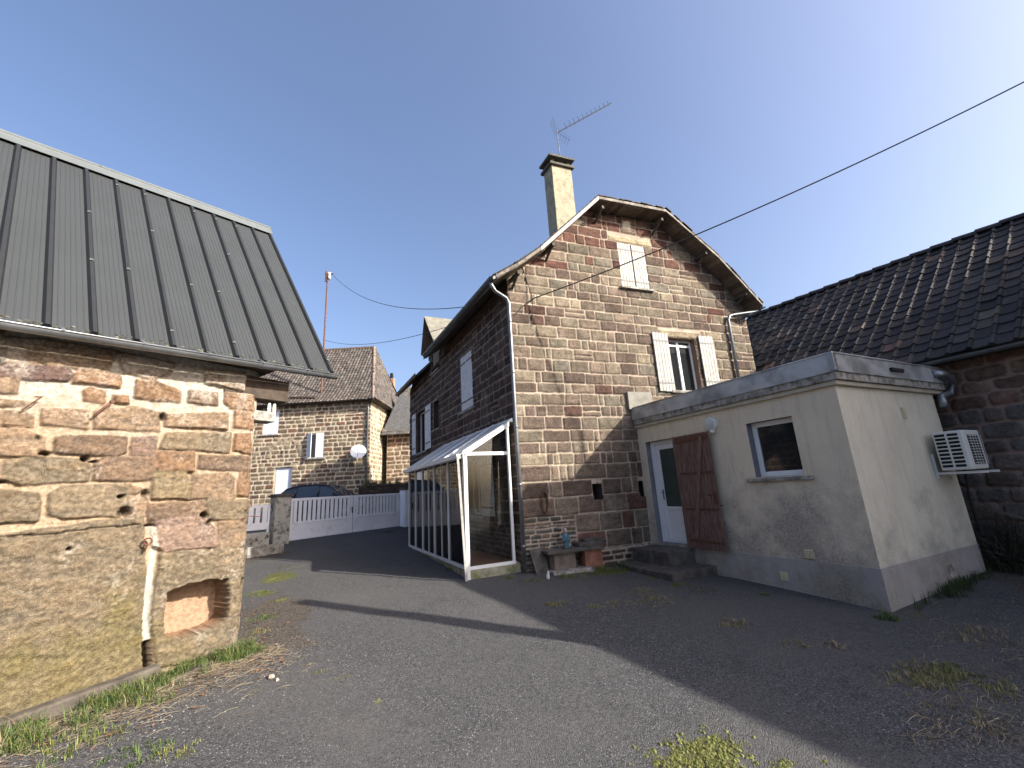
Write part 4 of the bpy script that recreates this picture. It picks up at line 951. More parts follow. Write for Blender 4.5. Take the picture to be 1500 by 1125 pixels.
    # carved trough niche
    npoly=[lw(p) for p in niche]; sd=polysd(npoly,A+fine*.02,B+rough*.03)
    t=np.clip(sd/.014,0,1); Hh=Hh*(1-t)+(-.42+rough2*.06+fine*.02)*t
    oc=np.array([.26,.14,.082])*(1+.9*rough2+.3*fine)[...,None]; col=col*(1-t[...,None])+oc*t[...,None]
    # rounded corner
    Rr=.22; u0=UC-Rr; over=np.clip(A-u0,0,Rr*.999); Hh=Hh-(Rr-np.sqrt(Rr*Rr-over**2))
    col=np.clip(col,.005,.9)
    P=BD*A[...,None]+BN*(BO-.03+Hh)[...,None]+np.array([0,0,1.])*B[...,None]
    # plaster streaks on the turned corner
    q=BD; e=[]
    def bx_(a0,a1,c0,c1,z0,z1): return [FL(a0,z0,c0),FL(a1,z0,c0),FL(a1,z0,c1),FL(a0,z0,c1),FL(a0,z1,c0),FL(a1,z1,c0),FL(a1,z1,c1),FL(a0,z1,c1)]
    e.append(bx_(-2.2,UC-.04,-3.9,-.34,-.5,3.2)); e.append(bx_(-2.2,-2.0,-.4,-.06,-.5,3.2))
    V,Q=box_extra(e)
    o=grid_mesh('wall',P,np.ones((len(b)-1,len(a)-1),bool),col,M_STONE2,lb,extra=(V,Q,np.array([.35,.24,.16])))
    o['label']='sunlit wall of big pink and tan sandstone blocks with white mortar'
left_wall()
# end wall (faces the yard gate)
def FE(a,b,c=0): return tuple(BD*(UC-.03+c)+BN*(BO-.17-a)+np.array([0,0,b]))
st=courses(.0,3.8,-.3,3.2,lambda b,r:r.uniform(.2,.3),lambda b,r:r.uniform(.2,.5),rnd,.035,lambda a,b,r:pick(r,[T_,O_,Bn]))
masonry('wall',FE,.0,3.8,-.4,3.2,.03,st,(.6,.5,.38),lb,relief=.02,warp=.02,seed=44)
# roof (measured corners)
OVL=.24
E0=hitp((0,468),BN,BO+OVL); E1=hitp((487,547),BN,BO+OVL)
R1=hitp((393,338),BD,float(BD@E1)); nR=float(BN@R1); R0=hitp((0,198),BN,nR)
def LR(u,t,lift=0.):
    ue0,ue1=float(BD@E0),float(BD@E1); ur0,ur1=float(BD@R0),float(BD@R1)
    e=BD*u+BN*(BO+OVL)+np.array([0,0,E0[2]+(E1[2]-E0[2])*(u-ue0)/(ue1-ue0)])
    r=BD*u+BN*nR+np.array([0,0,R0[2]+(R1[2]-R0[2])*(u-ur0)/(ur1-ur0)])
    p=e+(r-e)*t
    if lift:
        n=np.cross(BD,r-e); n/=np.linalg.norm(n); n=n if n[2]>0 else -n; p=p+n*lift
    return p
UE=float(BD@E1); US=-2.6
mb=MB(); nS_=40; V=[]
for i in range(nS_+1):
    for j in range(13): V.append(LR(US+(UE-US)*i/nS_,j/12))
for i in range(nS_+1):
    for j in range(13): V.append(LR(US+(UE-US)*i/nS_,j/12)-np.array([0,0,.04]))
K_=13*(nS_+1); F_=[]
for i in range(nS_):
    for j in range(12): a=i*13+j; F_+=[(a,a+13,a+14,a+1),(K_+a,K_+a+1,K_+a+14,K_+a+13)]
for i in range(nS_): F_+=[(i*13,K_+i*13,K_+i*13+13,i*13+13),(i*13+12,i*13+25,K_+i*13+25,K_+i*13+12)]
for j in range(12): F_+=[(j,j+1,K_+j+1,K_+j),(nS_*13+j,K_+nS_*13+j,K_+nS_*13+j+1,nS_*13+j+1)]
mb.add(V,F_)

lroof=mb.build('roof',M_METALROOF,lb); lroof['label']='steep slate grey roof of ribbed metal sheets'
mb=MB(); u=UE-.02; k=0; ribs=[]
while u>US:
    ribs.append(u); u-=.335
def rib(mb,u,w0,w1,h,t0=0.0,t1=1.):
    for k in range(12): rib1(mb,u,w0,w1,h,k/12,(k+1)/12)
def rib1(mb,u,w0,w1,h,t0,t1):
    mb.hexa([LR(u-w0,t0,.001),LR(u+w0,t0,.001),LR(u+w0,t1,.001),LR(u-w0,t1,.001),LR(u-w1,t0,h),LR(u+w1,t0,h),LR(u+w1,t1,h),LR(u-w1,t1,h)])
for u in ribs: rib(mb,u,.036,.016,.042)
mb.build('main_ribs',M_RIB,lroof); mb=MB()
for u in ribs:
    for d_ in (.07,.12,.165,.21,.26): rib(mb,u-d_,.006,.003,.0035)
mb.build('ribs',M_METALROOF,lroof)
mb=MB()
for i,u in enumerate(ribs):
    for t in (.06,.33,.62,.9):
        if rnd.random()<.35:
            p=LR(u,t,.045); mb.box(p[0]-.015,p[0]+.015,p[1]-.015,p[1]+.015,p[2]-.004,p[2]+.016)
mb.each('fixing_screw',M_METALLT,lroof)
mb=MB()
n=np.cross(BD,LR(0,1)-LR(0,0)); n/=np.linalg.norm(n); n=n if n[2]>0 else -n
for a,b in ((US,-1.0),(-1.02,1.2),(1.18,UE+.03)):
    P4=[LR(a,.955,.047),LR(b,.955,.047),LR(b,1.01,.05),LR(a,1.01,.05)]; mb.add(P4+[p-n*.006 for p in P4],[(0,1,2,3),(7,6,5,4),(0,4,5,1),(1,5,6,2),(2,6,7,3),(3,7,4,0)])
    q=[LR(a,1.01,.05),LR(b,1.01,.05)]; q2=[p-BN*.25-np.array([0,0,.3]) for p in q]; mb.face([q[0],q[1],q2[1],q2[0]])
    mb.tube([LR(a,1.01,.045),LR(b,1.01,.045)],.03,8)
mb.build('ridge_cap',M_METALLT,lroof)
# back slope and gable triangle
mb=MB(); bk=-3.9; zk=3.3
A_=[LR(US,1),LR(UE,1),np.array(FL(UE,zk,bk-.2)),np.array(FL(US,zk,bk-.2))]; mb.add(A_+[p-np.array([0,0,.05]) for p in A_],[(0,1,2,3),(7,6,5,4),(1,2,6,5),(0,3,7,4),(2,3,7,6)]); mb.build('back_slope',M_METALROOF,lroof)
mb=MB(); t_=LR(UC,1)-np.array([0,0,.1]); cpl=float(BN@t_)-BO
mb.prism([FL(UC-.3,3.15,-.15),FL(UC-.3,3.15,-3.8),FL(UC-.3,float(t_[2]),cpl)],tuple(BD*.25),0,(.3,.2,.13)); mb.build('gable_end',M_STONE,lb)
# boards under the eave, beams
mb=MB()
for (c0,c1,z0,z1,u0,u1,mm) in [(-.30,.0,3.0,3.32,US,UC+.34,0)]:
    mb.box(UC-.5,u1,z0+.02,z1,c0-.02,c1-.02,FL)
mb.build('wall_plate_beam',M_DARKWOOD,lb,bevel=.01)
mb=MB(); mb.box(UC-.4,UC+.20,2.72,2.86,-.30,-.05,FL); mb.build('corbel_stone',M_CONC,lb,bevel=.015)
mb=MB(); mb.box(US,UC+.05,3.40,3.43,-.3,.16,FL); mb.build('eave_boards',M_DARKWOOD,lb)
mb=MB(); a=LR(UE-.05,.02,-.06); b=LR(UE-.05,.98,-.06); mb.bar(a,b,.05,.1); mb.build('end_rafter',M_DARKWOOD,lb)
for du in (.12,.19): 
    mb=MB(); p=FL(UC+du,2.86,-.1); mb.tube([p,(p[0],p[1],p[2]+.05),(p[0],p[1],p[2]+.13)],[.02,.026,.018],8); mb.build('insulator',M_PLASTIC,lb)
# gutter
mb=MB(); ga=np.array(LR(US,0))-np.array([0,0,.045])+BN*.06; gb=np.array(LR(UE+.03,0))-np.array([0,0,.045])+BN*.06
mb.tube([ga,gb],.062,10,arc=(math.pi,2*math.pi),cap=False); mb.tube([ga+BN*.062,gb+BN*.062],.011,6)
gut=mb.build('gutter',M_ZINC,lb,smooth=True)
for i,u in enumerate(np.arange(US+.3,UE,.62)):
    mb=MB(); p=np.array(LR(u,0))-np.array([0,0,.045])+BN*.06; mb.tube([p-BD*.012,p+BD*.012],.067,10,arc=(math.pi,2*math.pi),cap=False); mb.tube([p-BD*.012+BN*.066,p+BD*.012+BN*.066+np.array([0,0,.0])],.016,6); mb.bar(p+BN*.06+np.array([0,0,.01]),p-BN*.05+np.array([0,0,.07]),.03,.005); mb.build('gutter_bracket',M_ZINC,gut)
# lichen along the roof foot
mb=MB(); r_=random.Random(2)
for i in range(380):
    u=r_.uniform(US,UE); t=abs(r_.gauss(0,.008)); p=LR(u,t,.004); s=r_.uniform(.005,.014)
    V=[p+BD*s*math.cos(k)*1.4+n*.006*r_.random()+(LR(u,t+.01)-LR(u,t))/.035*s*math.sin(k)*.01*60*.0+np.array([0,0,s*math.sin(k)*.8]) for k in (0,1.3,2.5,3.8,5.)]
    mb.add(V+[p+n*.012],[(0,1,5),(1,2,5),(2,3,5),(3,4,5),(4,0,5)],0,pick(r_,[(.10,.10,.07),(.22,.22,.17),(.06,.06,.04)]))
mb.build('lichen',M_BLADE,lroof)['kind']='stuff'
# ironwork in the wall
def lwp(p,c=0.): u,z=lw(p); return FL(u,z,c)
ring=MB(); u,z=lw((214,793)); ring.tube([FL(u+.035*math.cos(t),z+.035*math.sin(t),.055) for t in np.linspace(0,2*math.pi,17)],.009,6); ring.tube([FL(u,z+.0,.0),FL(u,z-.035,.06)],.01,6); ring.tube([FL(u-.0,z-.035,.05),FL(u-.01,z-.10,.03)],.010,6)
tag(ring.build('tether_ring',M_IRON),'small rusty iron ring fixed above the pale mortar streak','ring')
mb=MB(); mb.tube([lwp((163,589),.02),lwp((150,599),.05),lwp((137,609),.03)],.014,6); mb.tube([lwp((163,589),.0),lwp((163,589),.05)],.02,6); tag(mb.build('iron_hook',M_IRON),'thick rusty iron hook in the upper wall of the outbuilding','hook')
mb=MB(); mb.tube([lwp((60,582),.02),lwp((48,590),.06),lwp((31,602),.02)],.007,6); mb.tube([lwp((62,582),.03),lwp((50,582),.04)],.006,6); tag(mb.build('iron_pin',M_IRON),'thin grey iron pin left of the thick hook','pin')
mb=MB(); mb.tube([lwp((366,727),.03),lwp((366,742),.04),lwp((360,744),.04)],.008,6); mb.tube([lwp((355,756),.06),lwp((379,757),.09)],.006,6); tag(mb.build('gate_pintle',M_IRON),'small iron pintle and rod at the rounded corner','hinge pin')

# timber beam at the foot
def gl(u,c): p=np.array(FL(u,0,c)); return gz(p[0],p[1])
mb=MB(); mb.bar(np.array(FL(-.2,gl(-.2,.2)-.02,.20)),np.array(FL(2.02,gl(2,.1)+.05,.07)),.14,.15); tag(mb.build('timber_beam',M_ASH,bevel=.02),'long grey weathered beam lying at the foot of the sandstone wall','beam')

# unseen cart shed added behind the outbuilding for its reflection in the annex window
cs=empty('unseen_cart_shed',(-3.6,12.5,.1),'unseen stone shed with a red door added for the annex window reflection','shed')
def FCS(a,b,c=0): return (-3.2+c,a,b)
st=courses(10.6,17,-.2,4.6,lambda b,r:r.uniform(.2,.32),lambda b,r:r.uniform(.25,.6),rnd,.035,lambda a,b,r:pick(r,[(.12,.085,.065),(.10,.07,.055),(.14,.10,.08)]),[(12.6,13.6,-.5,2.0)])
masonry('wall',FCS,10.6,17,-.3,4.6,.04,st,(.24,.19,.15),cs,[(12.6,13.6,-.5,2.0)],relief=.02,warp=.03,seed=91,extra=[[(-7,10.6,-.3),(-3.45,10.6,-.3),(-3.45,17,-.3),(-7,17,-.3),(-7,10.6,4.6),(-3.45,10.6,4.6),(-3.45,17,4.6),(-7,17,4.6)]])
mb=MB(); mb.box(12.6,13.6,-.2,2.0,-.12,-.08,FCS); mb.build('door',M_BROWN,cs)
mb=MB(); mb.prism([(-2.9,10.4,4.55),(-5.2,10.4,6.6),(-7.3,10.4,4.55)],(0,6.8,0),0,(.06,.05,.045)); mb.build('roof',M_TILE,cs)
# ================================================================== GATE, PILLARS, FENCE
gL=ground_hit((421,795)); gR=ground_hit((587,772)); gd_=(gR-gL); glen=np.linalg.norm(gd_[:2]); gd_=np.array([gd_[0],gd_[1],0])/glen; gn_=np.array([gd_[1],-gd_[0],0])
zL,zR=gL[2]+.05,gR[2]+.05
def FGt(a,b,c=0):
    zb_=zL+(zR-zL)*a/glen; return tuple(np.array([gL[0],gL[1],0])+gd_*a+gn_*c+np.array([0,0,zb_+b*(1-.045*a/glen)]))
gate=empty('driveway_gate',(gL+gR)/2,'white double driveway gate with slatted upper half closing the yard','gate')
HG=1.38; mid=glen*.52
for (a0,a1) in ((.03,mid-.02),(mid+.02,glen-.05)):
    mb=MB(); mb.box(a0,a0+.08,0,HG,-.03,.03,FGt); mb.box(a1-.08,a1,0,HG,-.03,.03,FGt); mb.box(a0+.08,a1-.08,HG-.09,HG,-.03,.03,FGt); mb.box(a0+.08,a1-.08,.52,.6,-.03,.03,FGt); mb.box(a0+.08,a1-.08,.0,.09,-.03,.03,FGt)
    lf=mb.build('leaf_frame',M_GATE,gate,bevel=.006)
    mb=MB(); mb.box(a0+.08,a1-.08,.09,.52,-.015,.015,FGt); mb.build('lower_panel',M_GATE,lf)
    nS=13; pitch=(a1-a0-.16)/nS
    for i in range(nS):
        mb=MB(); x=a0+.08+i*pitch; mb.box(x+pitch*.16,x+pitch*.84,.60,HG-.09,-.012,.012,FGt); mb.build('slat',M_GATE,lf)
mb=MB(); mb.box(mid-.06,mid-.03,.72,.95,.03,.06,FGt); mb.tube([FGt(mid-.045,.9,.05),FGt(mid-.045,.9,.09),FGt(mid-.16,.9,.09)],.01,6); mb.build('handle',M_BLACK,gate)
def pillar(c,w,h,label,m,capm):
    t=empty('gate_pillar',c,label,'pillar','pillars of the driveway gate')
    F_=lambda a,b,z:tuple(np.array([c[0],c[1],0])+gd_*a-gn_*b+np.array([0,0,c[2]+z]))
    mb=MB(); mb.box(-w/2,w/2,-w/2,w/2,-.3,h,F_); mb.build('shaft',m,t,bevel=.02)
    mb=MB(); mb.box(-w/2-.05,w/2+.05,-w/2-.05,w/2+.05,h,h+.06,F_); mb.box(-w/2,w/2,-w/2,w/2,h+.06,h+.10,F_); mb.build('cap',capm,t,bevel=.01)
pillar(gL-gd_*.30+np.array([0,0,-.02]),.5,1.52,'stained rough pillar at the left end of the white gate',M_PILLAR,M_SLAB)
pillar(gR+gd_*.28+np.array([0,0,0]),.42,1.48,'clean white pillar at the right end of the gate',M_GATE,M_SLAB)
# low wall and fence to the left of the pillar
f0=gL-gd_*.62; f1=f0-gd_*3.
mbw=MB(); fz=f0[2]
def FF(a,b,c=0): return tuple(np.array([f0[0],f0[1],0])-gd_*a+gn_*c+np.array([0,0,fz+b]))
mbw.box(0,3,-.4,.42,-.12,.12,FF); tag(mbw.build('low_wall',M_PILLAR),'low rendered wall under the white fence','wall')
fn=empty('slatted_fence',FF(1.5,.5,0),'short white slatted fence on the low wall left of the stained pillar','fence')
mb=MB(); mb.box(0,3,.5,.58,-.02,.02,FF); mb.box(0,3,1.2,1.28,-.02,.02,FF); mb.box(0,.06,.42,1.28,-.02,.02,FF); mb.box(2.94,3,.42,1.28,-.02,.02,FF); mb.box(.06,2.94,.58,.72,-.015,.015,FF); mb.build('rail',M_GATE,fn)
for i in range(14):
    mb=MB(); x=.08+i*.205; mb.box(x,x+.14,.72,1.2,-.012,.012,FF); mb.build('slat',M_GATE,fn)
# raised bed kerb behind pillar foot
q=ground_hit((395,812)); mb=MB(); mb.bar(q-gd_*1.6+np.array([0,0,.1]),q+gd_*.35+np.array([0,0,.1]),.12,.32); tag(mb.build('kerb_blocks',M_CONC,bevel=.01),'grey concrete kerb below the stained pillar','kerb')

# ================================================================== BACKGROUND HOUSE
def BK(a,b,d): return tuple(RT*a+FW*d+np.array([0,0,b]))
bh=empty('village_house',BK(-11,1.4,26),'tall old stone house with steep brown tiled roof behind the gate','house')
def FBk(a,b,c=0): return BK(a,b,24-c)
bhole=[(-11.73,-10.84,3.97,5.36),(-14.35,-13.5,5.44,6.75),(-13.5,-12.55,1.3,3.56)]
st=courses(-17,-8.19,1.2,7.2,lambda b,r:r.uniform(.17,.29),lambda b,r:r.uniform(.2,.6),rnd,.035,lambda a,b,r:pick(r,[(.24,.18,.12),(.20,.15,.11),(.28,.215,.145),(.16,.115,.09),(.22,.13,.09),(.30,.25,.17)]),bhole)
for i in range(9):   # relieving arch
    t=math.pi*(i+.5)/9; x=-13.0+.95*math.cos(t); z=4.05+1.05*math.sin(t); st.append((x-.15,x+.15,z-.12,z+.12,(.30,.25,.18),.6))
cb=[[BK(-17,1,24.3),BK(-8.23,1,24.3),BK(-8.23,1,30),BK(-17,1,30),BK(-17,7.1,24.3),BK(-8.23,7.1,24.3),BK(-8.23,7.1,30),BK(-17,7.1,30)]]
masonry('wall',FBk,-17,-8.19,1.0,7.2,.04,st,(.50,.43,.33),bh,bhole,relief=.02,warp=.03,wscale=5,rad=.06,seed=71,extra=cb,edge=.04)
def FBs(a,b,c=0): return tuple(RT*(-8.19+c)+FW*(24+a)+np.array([0,0,b]))
st=courses(0,6,1.2,7.2,lambda b,r:r.uniform(.2,.3),lambda b,r:r.uniform(.25,.6),rnd,.035,lambda a,b,r:pick(r,[(.34,.27,.18),(.30,.23,.15),(.38,.31,.22)]))
masonry('wall',FBs,0,6,1.0,7.2,.045,st,(.55,.48,.36),bh,relief=.02,warp=.03,wscale=5,rad=.06,seed=72,edge=.04)
mb=MB()
for h in bhole: reveal(mb,FBk,h,.28,(.3,.25,.18))
mb.build('window_reveal',M_STONE,bh)
w=win(FBk,bhole[0],.2,bh); sill(FBk,bhole[0],w,.15,.1,.08)
M_BLUEW=mat('bluish_white_paint',(.62,.66,.74),.6,var=.08)
shutter(FBk,-11.30,-10.85,3.99,5.36,-.03,bh,m=M_BLUEW,hinges=False)
def FO(a,b,c=0): return BK(-11.73+.03*a+c*.2, b, 24-.02-a)   # leaf swung outwards
mb=MB(); mb.bar(BK(-11.75,4.67,23.96),BK(-11.42,4.67,23.72),.03,1.36,up=(0,0,1)); mb.build('shutter',M_BLUEW,bh)['label']='half open bluish shutter leaf'
w=win(FBk,bhole[1],.2,bh); sill(FBk,bhole[1],w,.1,.08,.07)
shutter(FBk,-14.35,-13.93,5.46,6.74,-.03,bh,m=M_BLUEW,hinges=False); shutter(FBk,-13.91,-13.5,5.46,6.74,-.03,bh,m=M_BLUEW,hinges=False)
mb=MB(); mb.box(-13.48,-12.57,1.3,3.54,-.15,-.1,FBk); mb.build('door',M_BLUEW,bh,bevel=.01)
# roof, hipped on the right, flared foot
bz=7.2; rz=11.6; rd=27.6; re=-9.3
tilep=lambda r,i,j: pick(r,[(.12,.102,.088),(.095,.082,.072),(.155,.132,.112),(.075,.066,.058),(.13,.11,.096)])
def RB(s,t):     # front slope; s = a coordinate; flare near the foot
    tt=t-.35*t*(1-t)**2*1.2
    z=bz-.12+(rz-bz+.12)*(tt); d=23.6+(rd-23.6)*t; return np.array(BK(s,z,d))
hipa=lambda t: -7.95+(re+7.95)*t
def keepf(p):
    a=float(RT@p); d=float(FW@p); t=(d-23.6)/(rd-23.6); return a<hipa(t)+.05
mb=MB(); P4=[RB(-17.5,0),RB(hipa(0),0),RB(hipa(.25),.25),RB(hipa(.5),.5),RB(hipa(1),1),RB(-17.5,1),RB(-17.5,.5),RB(-17.5,.25)]
mb.add(P4,[(0,1,2,7),(7,2,3,6),(6,3,4,5)],0,(.07,.05,.04)); 
def RB2(s,t):    # right hip slope; s = depth
    tt=t-.35*t*(1-t)**2*1.2; z=bz-.12+(rz-bz+.12)*tt; return np.array(BK(-7.8+(re+7.8)*t,z,s))
dlo=lambda t:23.6+(rd-23.6)*t; dhi=lambda t:31.4-(31.4-rd-.5)*t
for t0,t1 in ((0,.25),(.25,.5),(.5,1)): mb.face([RB2(dlo(t0),t0),RB2(dhi(t0),t0),RB2(dhi(t1),t1),RB2(dlo(t1),t1)],0,(.07,.05,.04))
mb.face([RB(-17.5,0),RB(hipa(0),0),np.array(BK(-7.8,7.0,24.5)),np.array(BK(-17.5,7.0,24.5))],0,(.08,.06,.05)); mb.face([np.array(BK(-7.75,7.06,23.6)),np.array(BK(-7.75,7.06,31.4)),np.array(BK(-8.4,6.98,31.4)),np.array(BK(-8.4,6.98,23.6))],0,(.08,.06,.05))
mb.face([np.array(BK(-17.5,bz,31.4)),np.array(BK(-7.8,bz,31.4)),np.array(BK(re,rz,rd+.5)),np.array(BK(-17.5,rz,rd))],0,(.07,.05,.04))
br=mb.build('roof',M_TILE,bh); br['label']='steep brown tiled roof hipped on its right end'
tiles('roof_tiles',RB,-17.5,-7.9,.2,24,br,tilep,[(0,.0),(.25,.03),(.5,.04),(.75,.01),(1,.0)],.03,keepf,seed=8)
def keepr(p):
    a=float(RT@p); d=float(FW@p); t=(a+7.8)/(re+7.8); return dlo(t)-.05<d<dhi(t)
tiles('roof_tiles',RB2,23.6,31.4,.22,22,br,tilep,[(0,.0),(.25,.03),(.5,.04),(.75,.01),(1,.0)],.03,keepr,seed=9)
mb=MB(); 
for k in range(16):
    t0=k/16; t1=(k+1.1)/16; mb.tube([RB(hipa(t0),t0)+np.array([0,0,.03]),RB(hipa(min(t1,1)),min(t1,1))+np.array([0,0,.05])],[.10,.09],7,col=(.20,.15,.12))
for k in range(18): mb.tube([BK(re-k*.45,rz+.03,rd),BK(re-(k+1.08)*.45,rz+.03,rd)],[.11,.10],7,col=(.12,.09,.07))
mb.build('hip_tiles',M_TILE,br)
mb=MB(); mb.box(-9.55,-9.1,6.5,10.5,31.6,32.1,lambda a,b,c:BK(a,b,c)); c_=mb.build('chimney',mat('brick_stack',(.30,.17,.12),.9,var=.3,vscale=6),bh,bevel=.02)
mb=MB(); mb.tube([BK(-9.32,10.5,31.85),BK(-9.32,10.95,31.85)],[.14,.12],8); mb.build('chimney_pot',M_TILE,c_)
mb=MB(); mb.tube([BK(-8.35,7.05,23.85),BK(-8.35,6.6,23.93),BK(-8.35,1.4,23.93)],.05,8); mb.build('downpipe',M_ZINC,bh,smooth=True)
mb=MB(); mb.bar(RB(-13.0,.13)+np.array([0,0,.1]),RB(-11.45,.09)+np.array([0,0,.1]),.16,.07); mb.build('dark_roof_bar',M_DARKWOOD,br)  # dark bar across the foot of the front slope
# dish
dc=np.array(BK(-8.72,4.12,23.62)); dish=empty('satellite_dish',dc,'round white satellite dish on the village house wall','satellite dish')
mb=MB(); V=[];ax=np.array([-.15*0-.447*.9+.25,-.894*.9,.35]); ax/=np.linalg.norm(ax); sx_=np.cross(ax,(0,0,1)); sx_/=np.linalg.norm(sx_); ux_=np.cross(sx_,ax)
rr=[0,.12,.24,.36,.42]
for k,r0 in enumerate(rr):
    for i in range(20): t=2*math.pi*i/20; V.append(dc+(sx_*math.cos(t)+ux_*math.sin(t))*r0+ax*(r0*r0*.45))
mb.add(V,[(k*20+i,k*20+(i+1)%20,(k+1)*20+(i+1)%20,(k+1)*20+i) for k in range(4) for i in range(20)]); o_=mb.build('reflector',M_WHITE,dish,smooth=True)
so=o_.modifiers.new('s','SOLIDIFY'); so.thickness=.012
mb=MB(); mb.tube([dc-ux_*.35,dc+ax*.42-ux_*.12],.012,6); mb.tube([dc+ax*.38-ux_*.10,dc+ax*.48-ux_*.12],.03,8); mb.build('receiver_arm',M_ZINCD,dish)
mb=MB(); mb.tube([dc-ax*.02,BK(-8.72,4.0,23.98)],.02,6); mb.build('mount',M_ZINCD,dish)
# pole on the roof
pb=RB(-11.35,.22); pt=np.array(BK(-11.15,15.35,24.1)); pol_=empty('roof_pole',pb,'thin rusty pole with insulator rising from the village house roof','pole')
mb=MB(); mb.tube([pb-np.array([0,0,1.2]),pt],.055,8); mb.build('shaft',M_RUSTPOLE,pol_)
mb=MB(); ic=pt+np.array([0,0,.05]); mb.tube([ic-RT*.12+np.array([0,0,-.5]),ic-RT*.1+np.array([0,0,.2])],.05,7); mb.bar(ic-RT*.2,ic+RT*.35,.05,.05); mb.build('cross_bracket',M_IRON,pol_)
for s in (.1,):
    mb=MB(); p=ic+RT*s; mb.tube([p+np.array([0,0,-.35]),p+np.array([0,0,-.2]),p+np.array([0,0,-.05]),p+np.array([0,0,.1])],[.07,.10,.06,.09],9); mb.build('insulator',M_PLASTIC,pol_,smooth=True)

# second house, further right
b2=empty('slate_roofed_house',BK(-6.5,1.5,27),'small stone house with grey slate roof between the two bigger houses','house')
def FB2(a,b,c=0): return BK(a,b,26-c)
st=courses(-7.85,-2,1.2,5.3,lambda b,r:r.uniform(.2,.32),lambda b,r:r.uniform(.25,.6),rnd,.04,lambda a,b,r:pick(r,[(.26,.20,.13),(.30,.23,.16),(.22,.15,.11)] if b<4.4 else [(.22,.11,.08),(.25,.13,.09)]))
masonry('wall',FB2,-7.85,-2,1.0,5.4,.05,st,(.50,.42,.32),b2,relief=.02,warp=.03,wscale=5,rad=.06,seed=75,edge=.04,extra=[[BK(-7.8,1,26.3),BK(-2,1,26.3),BK(-2,1,32),BK(-7.8,1,32),BK(-7.8,5.3,26.3),BK(-2,5.3,26.3),BK(-2,5.3,32),BK(-7.8,5.3,32)]])
def RB3(s,t): return np.array(BK(s,5.25+(8.6-5.25)*(t-.2*t*(1-t)),25.6+2.0*t))
mb=MB(); mb.add([RB3(-8.1,0),RB3(-2,0),RB3(-2,1),RB3(-7.35,1),np.array(BK(-7.35,5.3,32)),np.array(BK(-2,5.3,32))],[(0,1,2,3),(3,2,5,4),(0,3,4)],0,(.09,.09,.09)); r2=mb.build('roof',M_TILE,b2)
tiles('roof_tiles',RB3,-8.1,-2,.3,13,r2,lambda r,i,j:pick(r,[(.15,.14,.12),(.12,.115,.105),(.19,.17,.14),(.10,.10,.095)]),[(0,.0),(.1,.012),(.9,.012),(1,.0)],.03,lambda p: float(RT@p)>-8.1+.75*((float(FW@p)-25.6)/2.0),seed=12)
# rough garden wall with plants, behind gate on the right
gwa,gwd=-7.9,21.6
def FGW(a,b,c=0): return BK(a,b,gwd-c)
st=courses(-7.9,-4.6,.5,2.25,lambda b,r:r.uniform(.09,.16),lambda b,r:r.uniform(.15,.4),rnd,.03,lambda a,b,r:pick(r,[(.16,.11,.08),(.12,.09,.07),(.2,.14,.1)]))
masonry('garden_wall',FGW,-7.9,-4.6,.4,2.25,.04,st,(.06,.05,.04),None,relief=.04,warp=.04,rad=.05,seed=77,edge=.04,extra=[[BK(-7.9,.4,21.65),BK(-4.6,.4,21.65),BK(-4.6,.4,22.1),BK(-7.9,.4,22.1),BK(-7.9,2.2,21.65),BK(-4.6,2.2,21.65),BK(-4.6,2.2,22.1),BK(-7.9,2.2,22.1)]])
tag(bpy.data.objects['garden_wall'],'low dry stone wall with plants on top behind the gate','wall')

